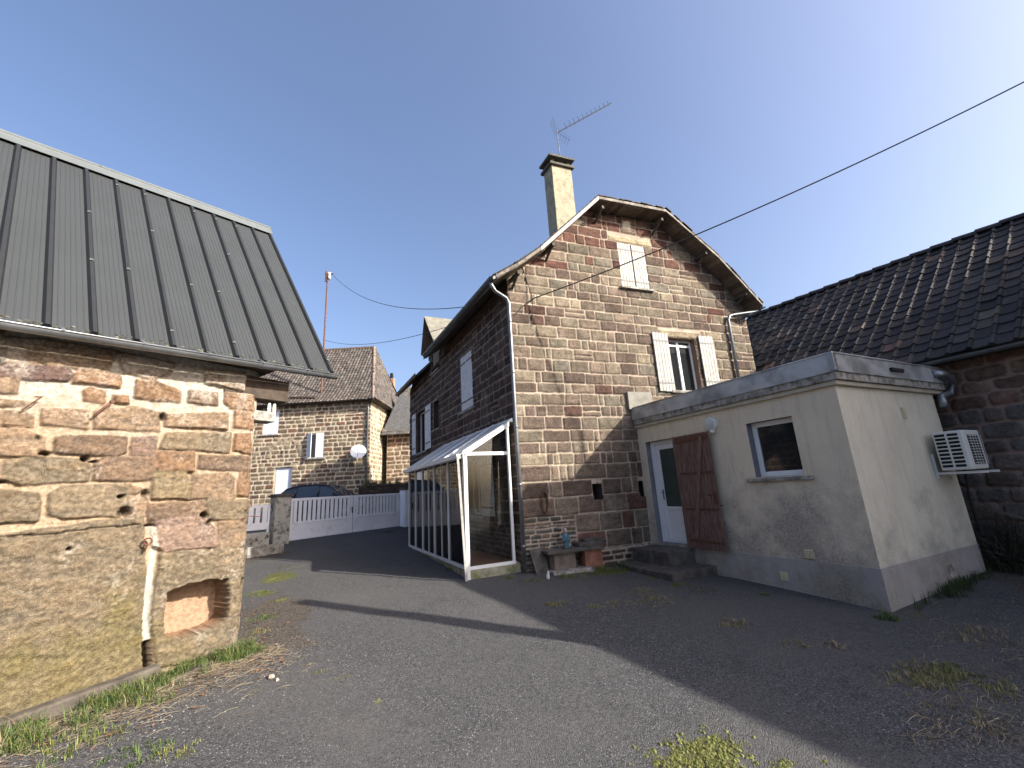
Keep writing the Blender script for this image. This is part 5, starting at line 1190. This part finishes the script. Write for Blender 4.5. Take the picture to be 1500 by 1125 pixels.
# ================================================================== CAR behind the gate
def car():
    t=empty('parked_car',BK(-9.1,.7,20.6),'dark blue car parked behind the white gate','car')
    cz=.86
    def FC(a,z,w): return BK(-9.1+a, cz+z, 20.6-w)   # a forward to the right, w toward the camera
    prof=[(-2.05,.35),(-2.08,.62),(-2.0,.92),(-1.6,.95),(-.9,.96),(0,.96),(.75,.94),(1.1,.90),(1.7,.80),(2.0,.66),(2.08,.48),(2.05,.30)]
    ws=[.78,.84,.86,.87,.88,.88,.88,.87,.84,.78,.72,.70]
    mb=MB(); V=[];n=len(prof)
    for (a,z),w in zip(prof,ws):
        for (k,zz) in ((-1,.22),(-1.0,z*.62+.1),(-.94,z),(.94,z),(1.0,z*.62+.1),(1,.22)): V.append(FC(a,zz if zz<z else z,w*k))
    F_=[(i*6+j,i*6+j+1,(i+1)*6+j+1,(i+1)*6+j) for i in range(n-1) for j in range(5)]+[(i*6,(i+1)*6,(i+1)*6+5,i*6+5) for i in range(n-1)]+[tuple(range(6)),tuple((n-1)*6+j for j in range(6))]
    mb.add(V,F_); mb.build('body',M_CAR,t,smooth=True)
    top=[(-1.95,.93,.74),(-1.5,1.36,.62),(-.9,1.47,.60),(-.1,1.49,.60),(.45,1.40,.60),(1.15,.92,.76)]
    mb=MB(); V=[]
    for (a,z,w) in top: V+=[FC(a,z,-w),FC(a,z,w)]
    bs=[(-1.95,.93,.80),(-1.5,.93,.84),(-.9,.93,.85),(-.1,.93,.85),(.45,.93,.85),(1.15,.92,.80)]
    mb.add(V,[(2*i,2*i+1,2*i+3,2*i+2) for i in range(1,4)]); 
    mb.tube([FC(-1.93,.95,.78),FC(-1.5,1.36,.64),FC(-.9,1.47,.62),FC(-.1,1.49,.62),FC(.45,1.40,.62),FC(1.13,.94,.78)],.03,6)
    mb.tube([FC(-1.93,.95,-.78),FC(-1.5,1.36,-.64),FC(-.9,1.47,-.62),FC(-.1,1.49,-.62),FC(.45,1.40,-.62),FC(1.13,.94,-.78)],.03,6)
    for a in (-1.05,.0): 
        for s in (-1,1): mb.tube([FC(a,.94,.84*s),FC(a+.0,1.46,.63*s)],.035,6)
    mb.build('cabin_frame',M_CAR,t,smooth=True)
    mb=MB()
    mb.face([FC(-1.95,.93,-.76),FC(-1.95,.93,.76),FC(-1.5,1.36,.62),FC(-1.5,1.36,-.62)]); mb.face([FC(1.15,.92,-.76),FC(1.15,.92,.76),FC(.45,1.40,.6),FC(.45,1.40,-.6)])
    for s in (-1,1):
        mb.face([FC(-1.9,.93,.82*s),FC(1.1,.93,.82*s),FC(.45,1.38,.61*s),FC(-.1,1.47,.61*s),FC(-.9,1.45,.61*s),FC(-1.5,1.34,.63*s)])
    g=mb.build('windows',M_CARGLASS,t)
    for a in (-1.3,1.3):
        for s in (-1,1):
            mb=MB(); mb.tube([FC(a,.31,.70*s),FC(a,.31,.88*s)],.31,20); wl=mb.build('wheel',M_RUBBER,t)
            mb=MB(); mb.tube([FC(a,.31,.87*s),FC(a,.31,.89*s)],.19,14); mb.build('rim',M_ZINC,wl)
    for s in (-1,1):
        mb=MB(); mb.box(.75,.9,.96,1.08,.86 if s>0 else -1.02,1.02 if s>0 else -.86,lambda a,z,w:FC(a,z,w)); mb.build('mirror',M_CAR,t,bevel=.02)
        mb=MB(); mb.box(1.92,2.05,.55,.7,.45*s-.14,.45*s+.14,lambda a,z,w:FC(a,z,w)); mb.build('headlight',M_CARGLASS,t)
        mb=MB(); mb.box(-2.09,-2.03,.62,.85,.6*s-.1,.6*s+.1,lambda a,z,w:FC(a,z,w)); mb.build('tail_lamp',M_RED,t)
car()

# ================================================================== SMALL THINGS BY THE GABLE
def gg(u,c): p=np.array(FG(u,0,c)); return gz(p[0],p[1])
bn=empty('stone_bench',FG(1.05,gg(1,.3),.28),'low bench of stone slabs on rough blocks against the gable wall','bench')
def FGz(a,b,c): return FG(a,c,b)     # a along wall, b out, c up
rough_slab('seat',.36,1.62,.05,.44,.33,.385,M_SLAB,bn,5,.02,FGz)
zg=gg(1,.2)
rough_slab('support',.5,.98,.06,.36,zg-.1,.33,mat('bench_stone',(.15,.12,.10),.9,var=.4,vscale=7,bump=.01,bscale=20),bn,6,.03,FGz)
rough_slab('support',1.22,1.62,.05,.36,zg-.1,.33,mat('bench_red_stone',(.22,.10,.065),.9,var=.35,vscale=7,bump=.01,bscale=20),bn,7,.02,FGz)
rough_slab('base_slab',.42,1.30,.05,.55,zg-.1,zg+.06,M_CONC,bn,8,.03,FGz)
o_=rough_slab('slate_block',1.12,1.76,.04,.30,.39,.47,M_SLAB,None,9,.02,FGz); tag(o_,'flat pile of dark slate lying on the right end of the bench','slate slab')
o_=rough_slab('slate_block',1.30,1.74,.04,.24,.475,.52,M_SLAB,None,10,.02,FGz); tag(o_,'smaller slate piece topping the slate pile on the bench','slate slab')
# leaning slate panels
mb=MB(); mb.hexa([FG(.14,gg(.2,.3),.30),FG(.44,gg(.2,.3),.22),FG(.44,gg(.2,.3),.19),FG(.14,gg(.2,.3),.27),FG(.10,.40,.10),FG(.46,.44,.06),FG(.46,.44,.03),FG(.10,.40,.07)]); tag(mb.build('leaning_slate',M_SLAB),'grey slate sheet leaning between the downpipe and the bench','slate sheet')
# figurine
def figurine():
    t=empty('garden_figurine',FG(.87,.385,.22),'small blue glazed garden figurine standing on the stone bench','figurine')
    b0=np.array(FG(.87,.385,.22))
    def ringm(mb,prof,off=(0,0)):
        V=[];n=14
        for (z,rx,ry,ox) in prof:
            for i in range(n): a=2*math.pi*i/n; V.append((b0[0]+ox+rx*math.cos(a)*(1+.10*math.sin(5*a+z*30)),b0[1]+ry*math.sin(a),b0[2]+z))
        m=len(prof); mb.add(V,[(k*n+i,k*n+(i+1)%n,(k+1)*n+(i+1)%n,(k+1)*n+i) for k in range(m-1) for i in range(n)]+[tuple(range(n))[::-1],tuple((m-1)*n+i for i in range(n))])
    mb=MB(); ringm(mb,[(0,.062,.05,0),(.04,.07,.055,0),(.09,.05,.045,.005),(.14,.062,.05,.012),(.19,.075,.055,.008),(.24,.07,.05,0),(.275,.045,.04,-.004),(.29,.025,.025,-.004)]); mb.build('robe',M_BLUE,t,smooth=True)
    mb=MB(); ringm(mb,[(.285,.022,.022,-.004),(.30,.036,.034,-.004),(.33,.045,.042,-.004),(.36,.044,.042,-.004),(.385,.03,.03,-.002),(.395,.01,.01,0)]); mb.build('head',M_SKIN,t,smooth=True)
    for s in (-1,1):
        mb=MB(); mb.tube([b0+np.array([.06*s,0,.25]),b0+np.array([.085*s,-.02,.19]),b0+np.array([.05*s,-.06,.15])],[.022,.02,.015],8); mb.build('arm',M_BLUE,t,smooth=True)
    mb=MB(); mb.box(b0[0]-.08,b0[0]+.08,b0[1]-.06,b0[1]+.06,b0[2]+.0005,b0[2]+.012); mb.build('base',M_SLAB,t)
figurine()
# coil of rusty wire
mb=MB()
for k,(rx,ox) in enumerate([(.07,0),(.045,.01),(.085,-.005),(.06,.008)]):
    mb.tube([FG(.53+ox+rx*math.cos(t),1.31+.22*math.sin(t),.03+.012*k+.01*math.sin(3*t)) for t in np.linspace(0,2*math.pi,26)],.008,5)
mb.tube([FG(.53,1.55,.0),FG(.53,1.55,.06)],.01,5)
tag(mb.build('wire_coil',M_IRON),'oval coil of rusty wire hanging on the gable wall above the bench','wire coil')
# little black and white ornament on the ground
mb=MB(); q=ground_hit((803,848)); mb.tube([q,q+np.array([0,0,.05]),q+np.array([0,0,.09])],[.03,.035,.02],8); mb.tube([q+np.array([.01,0,.09]),q+np.array([.01,-.01,.13])],[.022,.018],8); tag(mb.build('ground_ornament',mat('white_ceramic',(.6,.58,.55),.4,var=.5,vscale=60)),'tiny pale ornament on the ground below the bench','ornament')

# ================================================================== CABLES
def cable(name,a,b,sag,r,label,n=40,m=M_BLACK):
    a=np.array(a,float); b=np.array(b,float); pts=[a+(b-a)*t-np.array([0,0,sag*4*t*(1-t)]) for t in np.linspace(0,1,n)]
    mb=MB(); mb.tube(pts,r,5); tag(mb.build(name,m),label,'cable','overhead cables'); return pts
w0=np.array(FG(.57,5.93,.12)); w1=hx((1640,48),12.2)
pts=cable('overhead_cable',w0,w1,.25,.014,'thick black overhead cable crossing the sky from the gable to the right')
# mast carrying it
ms=empty('cable_mast',(12.2,w1[1],8.),'thin steel mast outside the frame on the neighbouring roof carrying the cable','mast')
mb=MB(); mb.tube([(12.2,w1[1],7.2),tuple(w1+np.array([0,0,.15]))],.04,8); mb.build('shaft',M_ZINCD,ms)
hc=np.array((XS-.04,HB[1]-.04,5.86))
cable('overhead_cable',pt+RT*.3,hc,1.0,.012,'sagging cable from the pole top to the house corner')
lowp=np.array(BK(-11.3,11.1,24.2)); 
cable('overhead_cable',lowp+(pt-pb)*.0,hc+np.array([-.1,.8,.02]),.55,.010,'lower thin cable rising from the roof pole behind the dormer')
mb=MB(); mb.tube([FG(.57,5.93,.12),FG(.30,5.72,.05),FG(.12,5.5,.03)],.012,5); mb.tube([FG(.57,5.93,.12),FG(.50,6.4,.03),FG(.42,6.75,.03),FG(.30,6.85,.03)],.01,5); mb.tube([FG(.57,5.93,.12),FG(.56,5.4,.03),FG(.5,5.2,.03)],.008,5); mb.bar(FG(.57,5.93,.0),FG(.57,5.93,.13),.03,.03)
tag(mb.build('cable_anchor',M_BLACK),'iron bracket and loose service wires at the upper left of the gable','bracket')

# ================================================================== GROUND
def ground():
    xs=np.concatenate([[-400,-150,-60,-30,-18],np.arange(-12,16,.12),[18,24,40,80,200,400]]); ys=np.concatenate([[-400,-100,-30,-14,-8,-4],np.arange(-1,28,.12),[30,34,45,80,200,400]])
    X,Y=np.meshgrid(xs,ys); Z=np.vectorize(gz)(X,Y); Z=Z+np.where((abs(X)<15)&(Y>-1)&(Y<27),fbm(X*.9,Y*.9,5,3)*.05,0)
    # soil / moss masks
    soil=np.zeros(X.shape); moss=np.zeros(X.shape)
    U=X*BD[0]+Y*BD[1]; Cc=X*BN[0]+Y*BN[1]-BO
    along=np.clip((UC+.35-U)/.5,0,1)
    soil=np.maximum(soil,np.clip(1.1-Cc/1.15,0,1)*(Cc>-1)*(U<UC+.6))
    d=np.hypot(X-(-.3),Y-7.4); soil=np.maximum(soil,np.clip(1.15-np.hypot((X+.25)/.75,(Y-7.9)/1.6),0,1))
    soil=np.maximum(soil,np.clip(1.3-np.hypot((X-10.4)/1.6,(Y-2.1)/1.7),0,1)); soil=np.maximum(soil,np.clip(1.1-np.hypot((X-6.4)/1.3,(Y-7.55)/.45),0,1)*.8)
    soil=np.maximum(soil,np.clip(1.2-np.hypot((X+1.2)/1.6,(Y-14.2)/1.3),0,1))
    for (p_,rx,ry,k) in [((410,845),.5,.9,.9),((385,870),.35,.5,.7),((820,885),.3,.25,.5),((870,888),.35,.2,.6),((900,838),.8,.25,.95),((960,845),.5,.25,.8),((945,870),.5,.3,.5),((1075,915),.45,.3,.6),((1165,945),.35,.2,.5),((1370,990),.55,.3,.75),((1200,945),.3,.2,.5),((1040,1105),.45,.25,.9),((1460,1010),.5,.3,.6),((860,838),1.2,.3,.7),((470,985),.3,.2,.4),((480,820),.7,.7,.5),((1340,900),.9,.4,.5),((700,838),.4,.25,.7),((640,820),.25,1.2,.5)]:
        q=ground_hit(p_); moss=np.maximum(moss,k*np.clip(1.25-np.hypot((X-q[0])/rx,(Y-q[1])/ry),0,1))
    col=np.stack([soil,moss,np.zeros_like(soil)],-1); P=np.stack([X,Y,Z],-1)
    o=grid_mesh('ground',P,np.ones((len(ys)-1,len(xs)-1),bool),col,M_GROUND); tag(o,kind='structure')
ground()
def gzz(x,y): return gz(x,y)+float(fbm(np.array(x*.9),np.array(y*.9),5,3))*.05*(1 if (abs(x)<15 and -1<y<27) else 0)

# ================================================================== GRASS, WEEDS, GRAVEL
def blades(mb,x,y,n,h,spread,pal,r,lean=.5,w=.006,z=None):
    w=w*.55; n=int(n*1.5)
    for i in range(n):
        a=r.uniform(0,2*math.pi); rr=spread*math.sqrt(r.random()); bx=x+rr*math.cos(a); by=y+rr*math.sin(a); bz_=(gzz(bx,by) if z is None else z)-.01
        hh=h*r.uniform(.45,1.15); a2=r.uniform(0,2*math.pi); l=lean*hh*r.uniform(.2,1.1); dx,dy=math.cos(a2)*l,math.sin(a2)*l; wx,wy=-math.sin(a2)*w,math.cos(a2)*w
        mb.add([(bx-wx,by-wy,bz_),(bx+wx,by+wy,bz_),(bx+dx*.35+wx*.8,by+dy*.35+wy*.8,bz_+hh*.6),(bx+dx*.35-wx*.8,by+dy*.35-wy*.8,bz_+hh*.6),(bx+dx,by+dy,bz_+hh)],[(0,1,2,3),(3,2,4)],0,pick(r,pal))
GR=[(.07,.125,.028),(.10,.165,.036),(.05,.095,.022),(.14,.17,.045)]; YG=[(.22,.24,.055),(.28,.27,.07),(.17,.19,.05)]; STR=[(.34,.27,.16),(.26,.20,.12),(.40,.33,.21)]
r_=random.Random(17)
mb=MB()
for i in range(1050):
    u=r_.uniform(-.6,UC+.05); k=(u+.6)/(UC+.65); c=.03+abs(r_.gauss(.03,.26))*(1.25-.55*k)+(.16 if u<1.9 else .0)
    if fbm(np.array(u*2.6),np.array(c*3.),3,3)<-.04: continue
    p=FL(u,0,c); blades(mb,p[0],p[1],12,r_.choice([.05,.07,.09,.13]),.06,GR+[YG[0]] if r_.random()<.8 else GR+STR,r_,1.25,.005)
tag(mb.build('grass_strip',M_BLADE),'fresh green grass along the foot of the sandstone wall','grass',kind='stuff')
mb=MB()
for (p_,n,sp,h,pal) in [((820,886),26,.14,.05,YG+STR),((806,886),14,.08,.05,YG),((872,888),20,.16,.04,STR+YG),((940,866),34,.24,.05,YG+STR),((975,880),20,.2,.04,STR),((1078,914),34,.22,.06,STR+YG[:1]),((1165,943),24,.16,.04,YG+STR),((1222,947),20,.14,.05,STR),((1365,990),50,.32,.07,STR+YG),((1395,985),40,.22,.05,GR+YG),((1420,940),24,.25,.05,STR),((1460,1010),30,.3,.05,YG+STR),((1030,865),14,.2,.05,GR),
    ((875,836),60,.28,.10,GR+YG),((925,832),50,.30,.12,GR),((965,838),40,.30,.08,GR+YG),((835,846),30,.22,.07,YG+GR),((780,850),20,.2,.05,YG+GR),((1000,858),24,.2,.06,GR+YG),((1120,872),10,.06,.08,GR),((960,880),40,.3,.06,YG+STR),((905,884),30,.25,.05,YG+STR),((1440,930),40,.3,.06,STR),((1420,1050),26,.25,.05,STR+YG),((1330,1000),30,.25,.05,YG+STR),((1300,905),30,.12,.10,GR),((745,846),16,.08,.06,GR+YG),((618,806),20,.1,.06,GR),((650,828),20,.08,.05,GR+YG),((565,780),30,.3,.07,GR),((708,842),30,.10,.10,GR+YG),((700,846),14,.06,.08,GR),((860,836),50,.35,.06,GR[:3]+YG),((905,832),60,.4,.07,GR),((850,842),30,.4,.05,YG),((1000,845),30,.3,.05,GR),((660,835),30,.15,.05,YG+GR),((630,815),30,.12,.06,GR),
    ((470,985),10,.08,.03,YG),((500,995),10,.08,.03,YG),((455,975),8,.06,.02,STR),((403,800),50,.5,.08,GR),((395,812),40,.5,.06,YG),((380,870),60,.25,.04,GR+YG),((400,850),60,.3,.03,YG),((385,905),46,.18,.04,GR),((378,925),24,.12,.05,GR+STR),((430,830),50,.45,.025,YG),((410,880),30,.16,.03,YG),((550,1030),4,.05,.03,YG),((200,1105),34,.18,.06,GR),((120,1085),40,.25,.08,GR+YG),((260,1100),26,.14,.04,YG)]:
    q=ground_hit(p_)
    for k in range(n): 
        a=r_.uniform(0,6.28); rr=sp*math.sqrt(r_.random()); blades(mb,q[0]+rr*math.cos(a)*1.2,q[1]+rr*math.sin(a),7,h*(1.5-rr/sp),.03,pal,r_,.8,.0055)
tag(mb.build('weed_patches',M_BLADE),'scattered patches of yellow green weeds and dry grass on the asphalt','weeds',kind='stuff')
mb=MB()
for i in range(420):
    x=r_.uniform(10.35,11.0); y=3.5-abs(r_.gauss(0,.75)); z=gzz(x,y); hh=r_.uniform(.2,1.1)*max(.25,1-(3.5-y)*.45)*(.5+(x-10.3)); a=r_.uniform(0,6.28); l=r_.uniform(.1,.5)
    mb.tube([(x,y,z),(x+math.cos(a)*l*.4,y+math.sin(a)*l*.4,z+hh*.7),(min(x+math.cos(a)*l,10.98),y+math.sin(a)*l,z+hh)],[.006,.005,.002],3,col=pick(r_,[(.05,.04,.03),(.08,.065,.05),(.035,.04,.02)]),cap=False)
    if r_.random()<.6: blades(mb,x,y,6,hh*.6,.12,[(.04,.05,.02),(.06,.05,.03)],r_,.8,.01)
tag(mb.build('brush_tangle',M_BLADE),'dark tangle of brush and brambles between the annex and the tiled barn','brush',kind='stuff')
# upright weeds at the annex corner
mb=MB()
for i in range(46):
    x=XA+.05+abs(r_.gauss(1.9,.55)) if r_.random()<.75 else r_.uniform(XA+.2,XA+2.6); y=YA-.06-abs(r_.gauss(0,.10)); blades(mb,x,y,10,.16,.06,[(.045,.08,.022),(.035,.06,.018),(.07,.09,.03)],r_,.5,.008)
for p_ in ((1190,858),(1205,870)):
    q=ground_hit(p_); mb.tube([q,q+np.array([-.02,0,.10]),q+np.array([-.04,0,.22])],.006,5,col=(.08,.08,.04)); blades(mb,q[0],q[1],14,.08,.06,GR,r_,.8,.01)
tag(mb.build('corner_weeds',M_BLADE),'dark upright weeds at the foot of the pale annex wall','weeds',kind='stuff')
# moss cushions bottom centre
mb=MB()
for (p_,n,sx_,sy_) in [((1005,1110),520,.30,.12),((1060,1119),200,.24,.07),((1150,1121),40,.07,.04),((1215,1114),60,.07,.05)]:
    q=ground_hit(p_)
    for k in range(n):
        x=q[0]+r_.gauss(0,sx_*.6); y=q[1]+r_.gauss(0,sy_*.7)
        if fbm(np.array(x*9.),np.array(y*9.),5,3)<-.03: continue
        s=r_.uniform(.005,.016); z=gzz(x,y)
        V=[(x+s*math.cos(t)*r_.uniform(.7,1.2),y+s*math.sin(t)*r_.uniform(.7,1.2),z) for t in np.arange(0,6.2,1.05)]; V2=[(x+(a-x)*.6,y+(b-y)*.6,z+s*r_.uniform(.4,.8)) for a,b,c in V]; m=len(V)
        mb.add(V+V2+[(x,y,z+s*.85)],[(i,(i+1)%m,m+(i+1)%m,m+i) for i in range(m)]+[(m+i,m+(i+1)%m,2*m) for i in range(m)],0,pick(r_,[(.20,.22,.04),(.15,.18,.03),(.24,.24,.06),(.10,.10,.03)]))
        if r_.random()<.7: blades(mb,x,y,6,.03,.03,[(.24,.26,.05),(.18,.20,.04),(.2,.16,.07)],r_,.8,.0025)
tag(mb.build('moss_cushions',M_BLADE),'bright yellow green moss cushions at the bottom edge of the asphalt','moss',kind='stuff')
# gravel and leaf litter
mb=MB()
def peb(mb,x,y,s,c,fl=.6):
    z=gzz(x,y); a0=r_.uniform(0,6.28); V=[(x+s*math.cos(a0+t)*r_.uniform(.7,1.1),y+s*math.sin(a0+t)*r_.uniform(.7,1.1),z-.002) for t in (0,1.4,2.8,4.3)]; V+=[(x+(a-x)*.7,y+(b-y)*.7,z+s*fl*r_.uniform(.5,1)) for a,b,_ in V]
    mb.add(V,[(0,1,5,4),(1,2,6,5),(2,3,7,6),(3,0,4,7),(4,5,6,7)],0,c)
PC=[(.26,.235,.22),(.34,.31,.29),(.18,.165,.16),(.13,.12,.12),(.28,.21,.18),(.10,.09,.09),(.42,.39,.37)]
for i in range(2600):
    u=r_.uniform(-.3,UC+.6); c=.25+abs(r_.gauss(0,.75)); 
    if u>UC-.4 and r_.random()<.6: c=r_.uniform(-1.6,1.1)
    if u<UC and c<.05: c=.3
    p=FL(u,0,c)
    if c<0.0 and u<UC+.08: continue
    peb(mb,p[0],p[1],r_.uniform(.003,.010)*(1.7 if r_.random()<.05 else 1),pick(r_,PC))
for i in range(1500):
    p=ground_hit((r_.uniform(420,1480),r_.uniform(850,1120))); 
    if p[0]>7.1 and p[1]>3.4: continue
    peb(mb,p[0],p[1],r_.uniform(.003,.007),pick(r_,PC))
for (p_,s) in (((397,994),.045),((405,998),.03),((222,1000),.05),((210,1003),.04)):
    q=ground_hit(p_); peb(mb,q[0],q[1],s,(.28,.24,.2),.7)
tag(mb.build('loose_gravel',M_PEB),'loose pale gravel chips scattered along the asphalt edge','gravel',kind='stuff')
mb=MB()
for i in range(1900):
    if r_.random()<.75:
        u=r_.uniform(-.2,UC+.2); c=.25+abs(r_.gauss(0,.42)); p=FL(u,0,c)
    else:
        q=hz((r_.uniform(1330,1500),r_.uniform(880,1100)),-.25); p=(q[0],q[1],0)
        if p[1]>3.3 : continue
    a=r_.uniform(0,6.28) if r_.random()<.4 else R(30)+r_.gauss(0,.4); l=r_.uniform(.05,.22); z=gzz(p[0],p[1])+.006; dx,dy=math.cos(a)*l/2,math.sin(a)*l/2
    mb.tube([(p[0]-dx,p[1]-dy,z),(p[0]+r_.uniform(-.02,.02),p[1]+r_.uniform(-.02,.02),z+.012),(p[0]+dx,p[1]+dy,z)],.0018,3,col=pick(r_,[(.25,.20,.13),(.16,.12,.08),(.34,.29,.2)]),cap=False)
tag(mb.build('dry_stalks',M_BLADE),'thin dry stalks and straw lying beside the grass','straw',kind='stuff')
mb=MB()
for i in range(420):
    if r_.random()<.5: q=ground_hit((r_.gauss(385,16),r_.uniform(850,985)))
    else: u=r_.uniform(0,UC); q=np.array(FL(u,0,.3+abs(r_.gauss(0,.5))))
    a=r_.uniform(0,6.28); s=r_.uniform(.012,.03); z=gzz(q[0],q[1])+.006; ca,sa=math.cos(a)*s,math.sin(a)*s
    mb.add([(q[0]-ca,q[1]-sa,z),(q[0]+sa*.6,q[1]-ca*.6,z+.006),(q[0]+ca,q[1]+sa,z+.012),(q[0]-sa*.6,q[1]+ca*.6,z+.004)],[(0,1,2,3)],0,pick(r_,[(.22,.11,.06),(.30,.17,.10),(.14,.08,.05)]))
tag(mb.build('leaf_litter',M_BLADE),'brown dead leaves lying beside the corner of the outbuilding','leaves',kind='stuff')
# plants on garden wall
mb=MB()
for i in range(60):
    p=BK(r_.uniform(-7.8,-4.8),0,r_.uniform(21.65,22.0)); blades(mb,p[0],p[1],10,.32,.10,[(.16,.15,.05),(.22,.19,.08),(.10,.12,.04)],r_,.8,.012,z=2.2)
tag(mb.build('wall_plants',M_BLADE),'yellowish plants growing on top of the dry stone wall','plants',kind='stuff')
mb=MB()
for i in range(70):
    p=BK(r_.uniform(-14,-8.4),0,23.75+r_.uniform(-.2,.15)); blades(mb,p[0],p[1],10,.45,.12,[(.14,.13,.06),(.2,.17,.09),(.08,.09,.035)],r_,.8,.012)
tag(mb.build('border_plants',M_BLADE),'straggly border plants at the foot of the village house','plants',kind='stuff')
# small bare tree beyond the outbuilding, outside the frame? (its shadow lies on the village house)

# ================================================================== SKY, SUN, CAMERA
EL=R(30.6); AZ=R(139.5)
W=bpy.data.worlds.new('World'); scene.world=W; W.use_nodes=True; nt=W.node_tree; bg=nt.nodes['Background']
sk=nt.nodes.new('ShaderNodeTexSky'); sk.sky_type='NISHITA'; sk.sun_disc=False; sk.sun_elevation=EL; sk.sun_rotation=AZ; sk.altitude=200; sk.air_density=1.0; sk.dust_density=5.5; sk.ozone_density=2.6
tint=nt.nodes.new('ShaderNodeMix'); tint.data_type='RGBA'; tint.blend_type='MULTIPLY'; tint.inputs[0].default_value=1; tint.inputs[7].default_value=(1.0,.965,1.0,1)
nt.links.new(sk.outputs[0],tint.inputs[6]); nt.links.new(tint.outputs[2],bg.inputs[0]); bg.inputs[1].default_value=.11
sd=bpy.data.lights.new('sun','SUN'); sd.energy=4.0; sd.angle=R(.5); sd.color=(1,.93,.82)
so=bpy.data.objects.new('sun',sd); C.objects.link(so); dv=Vector((math.sin(AZ)*math.cos(EL),math.cos(AZ)*math.cos(EL),math.sin(EL))); so.rotation_euler=dv.to_track_quat('Z','Y').to_euler(); so.location=dv*50
cd=bpy.data.cameras.new('camera'); cam=bpy.data.objects.new('camera',cd); C.objects.link(cam)
cd.sensor_width=36; cd.sensor_fit='HORIZONTAL'; cd.lens=36*FPX/1500; cd.clip_start=.05; cd.clip_end=2000
Mx=Matrix(((CR[0],CU[0],-CF[0],0),(CR[1],CU[1],-CF[1],0),(CR[2],CU[2],-CF[2],EYE),(0,0,0,1))); cam.matrix_world=Mx
scene.camera=cam
vs=scene.view_settings; vs.view_transform='Standard'; vs.look='None'; vs.exposure=1.40; vs.gamma=1
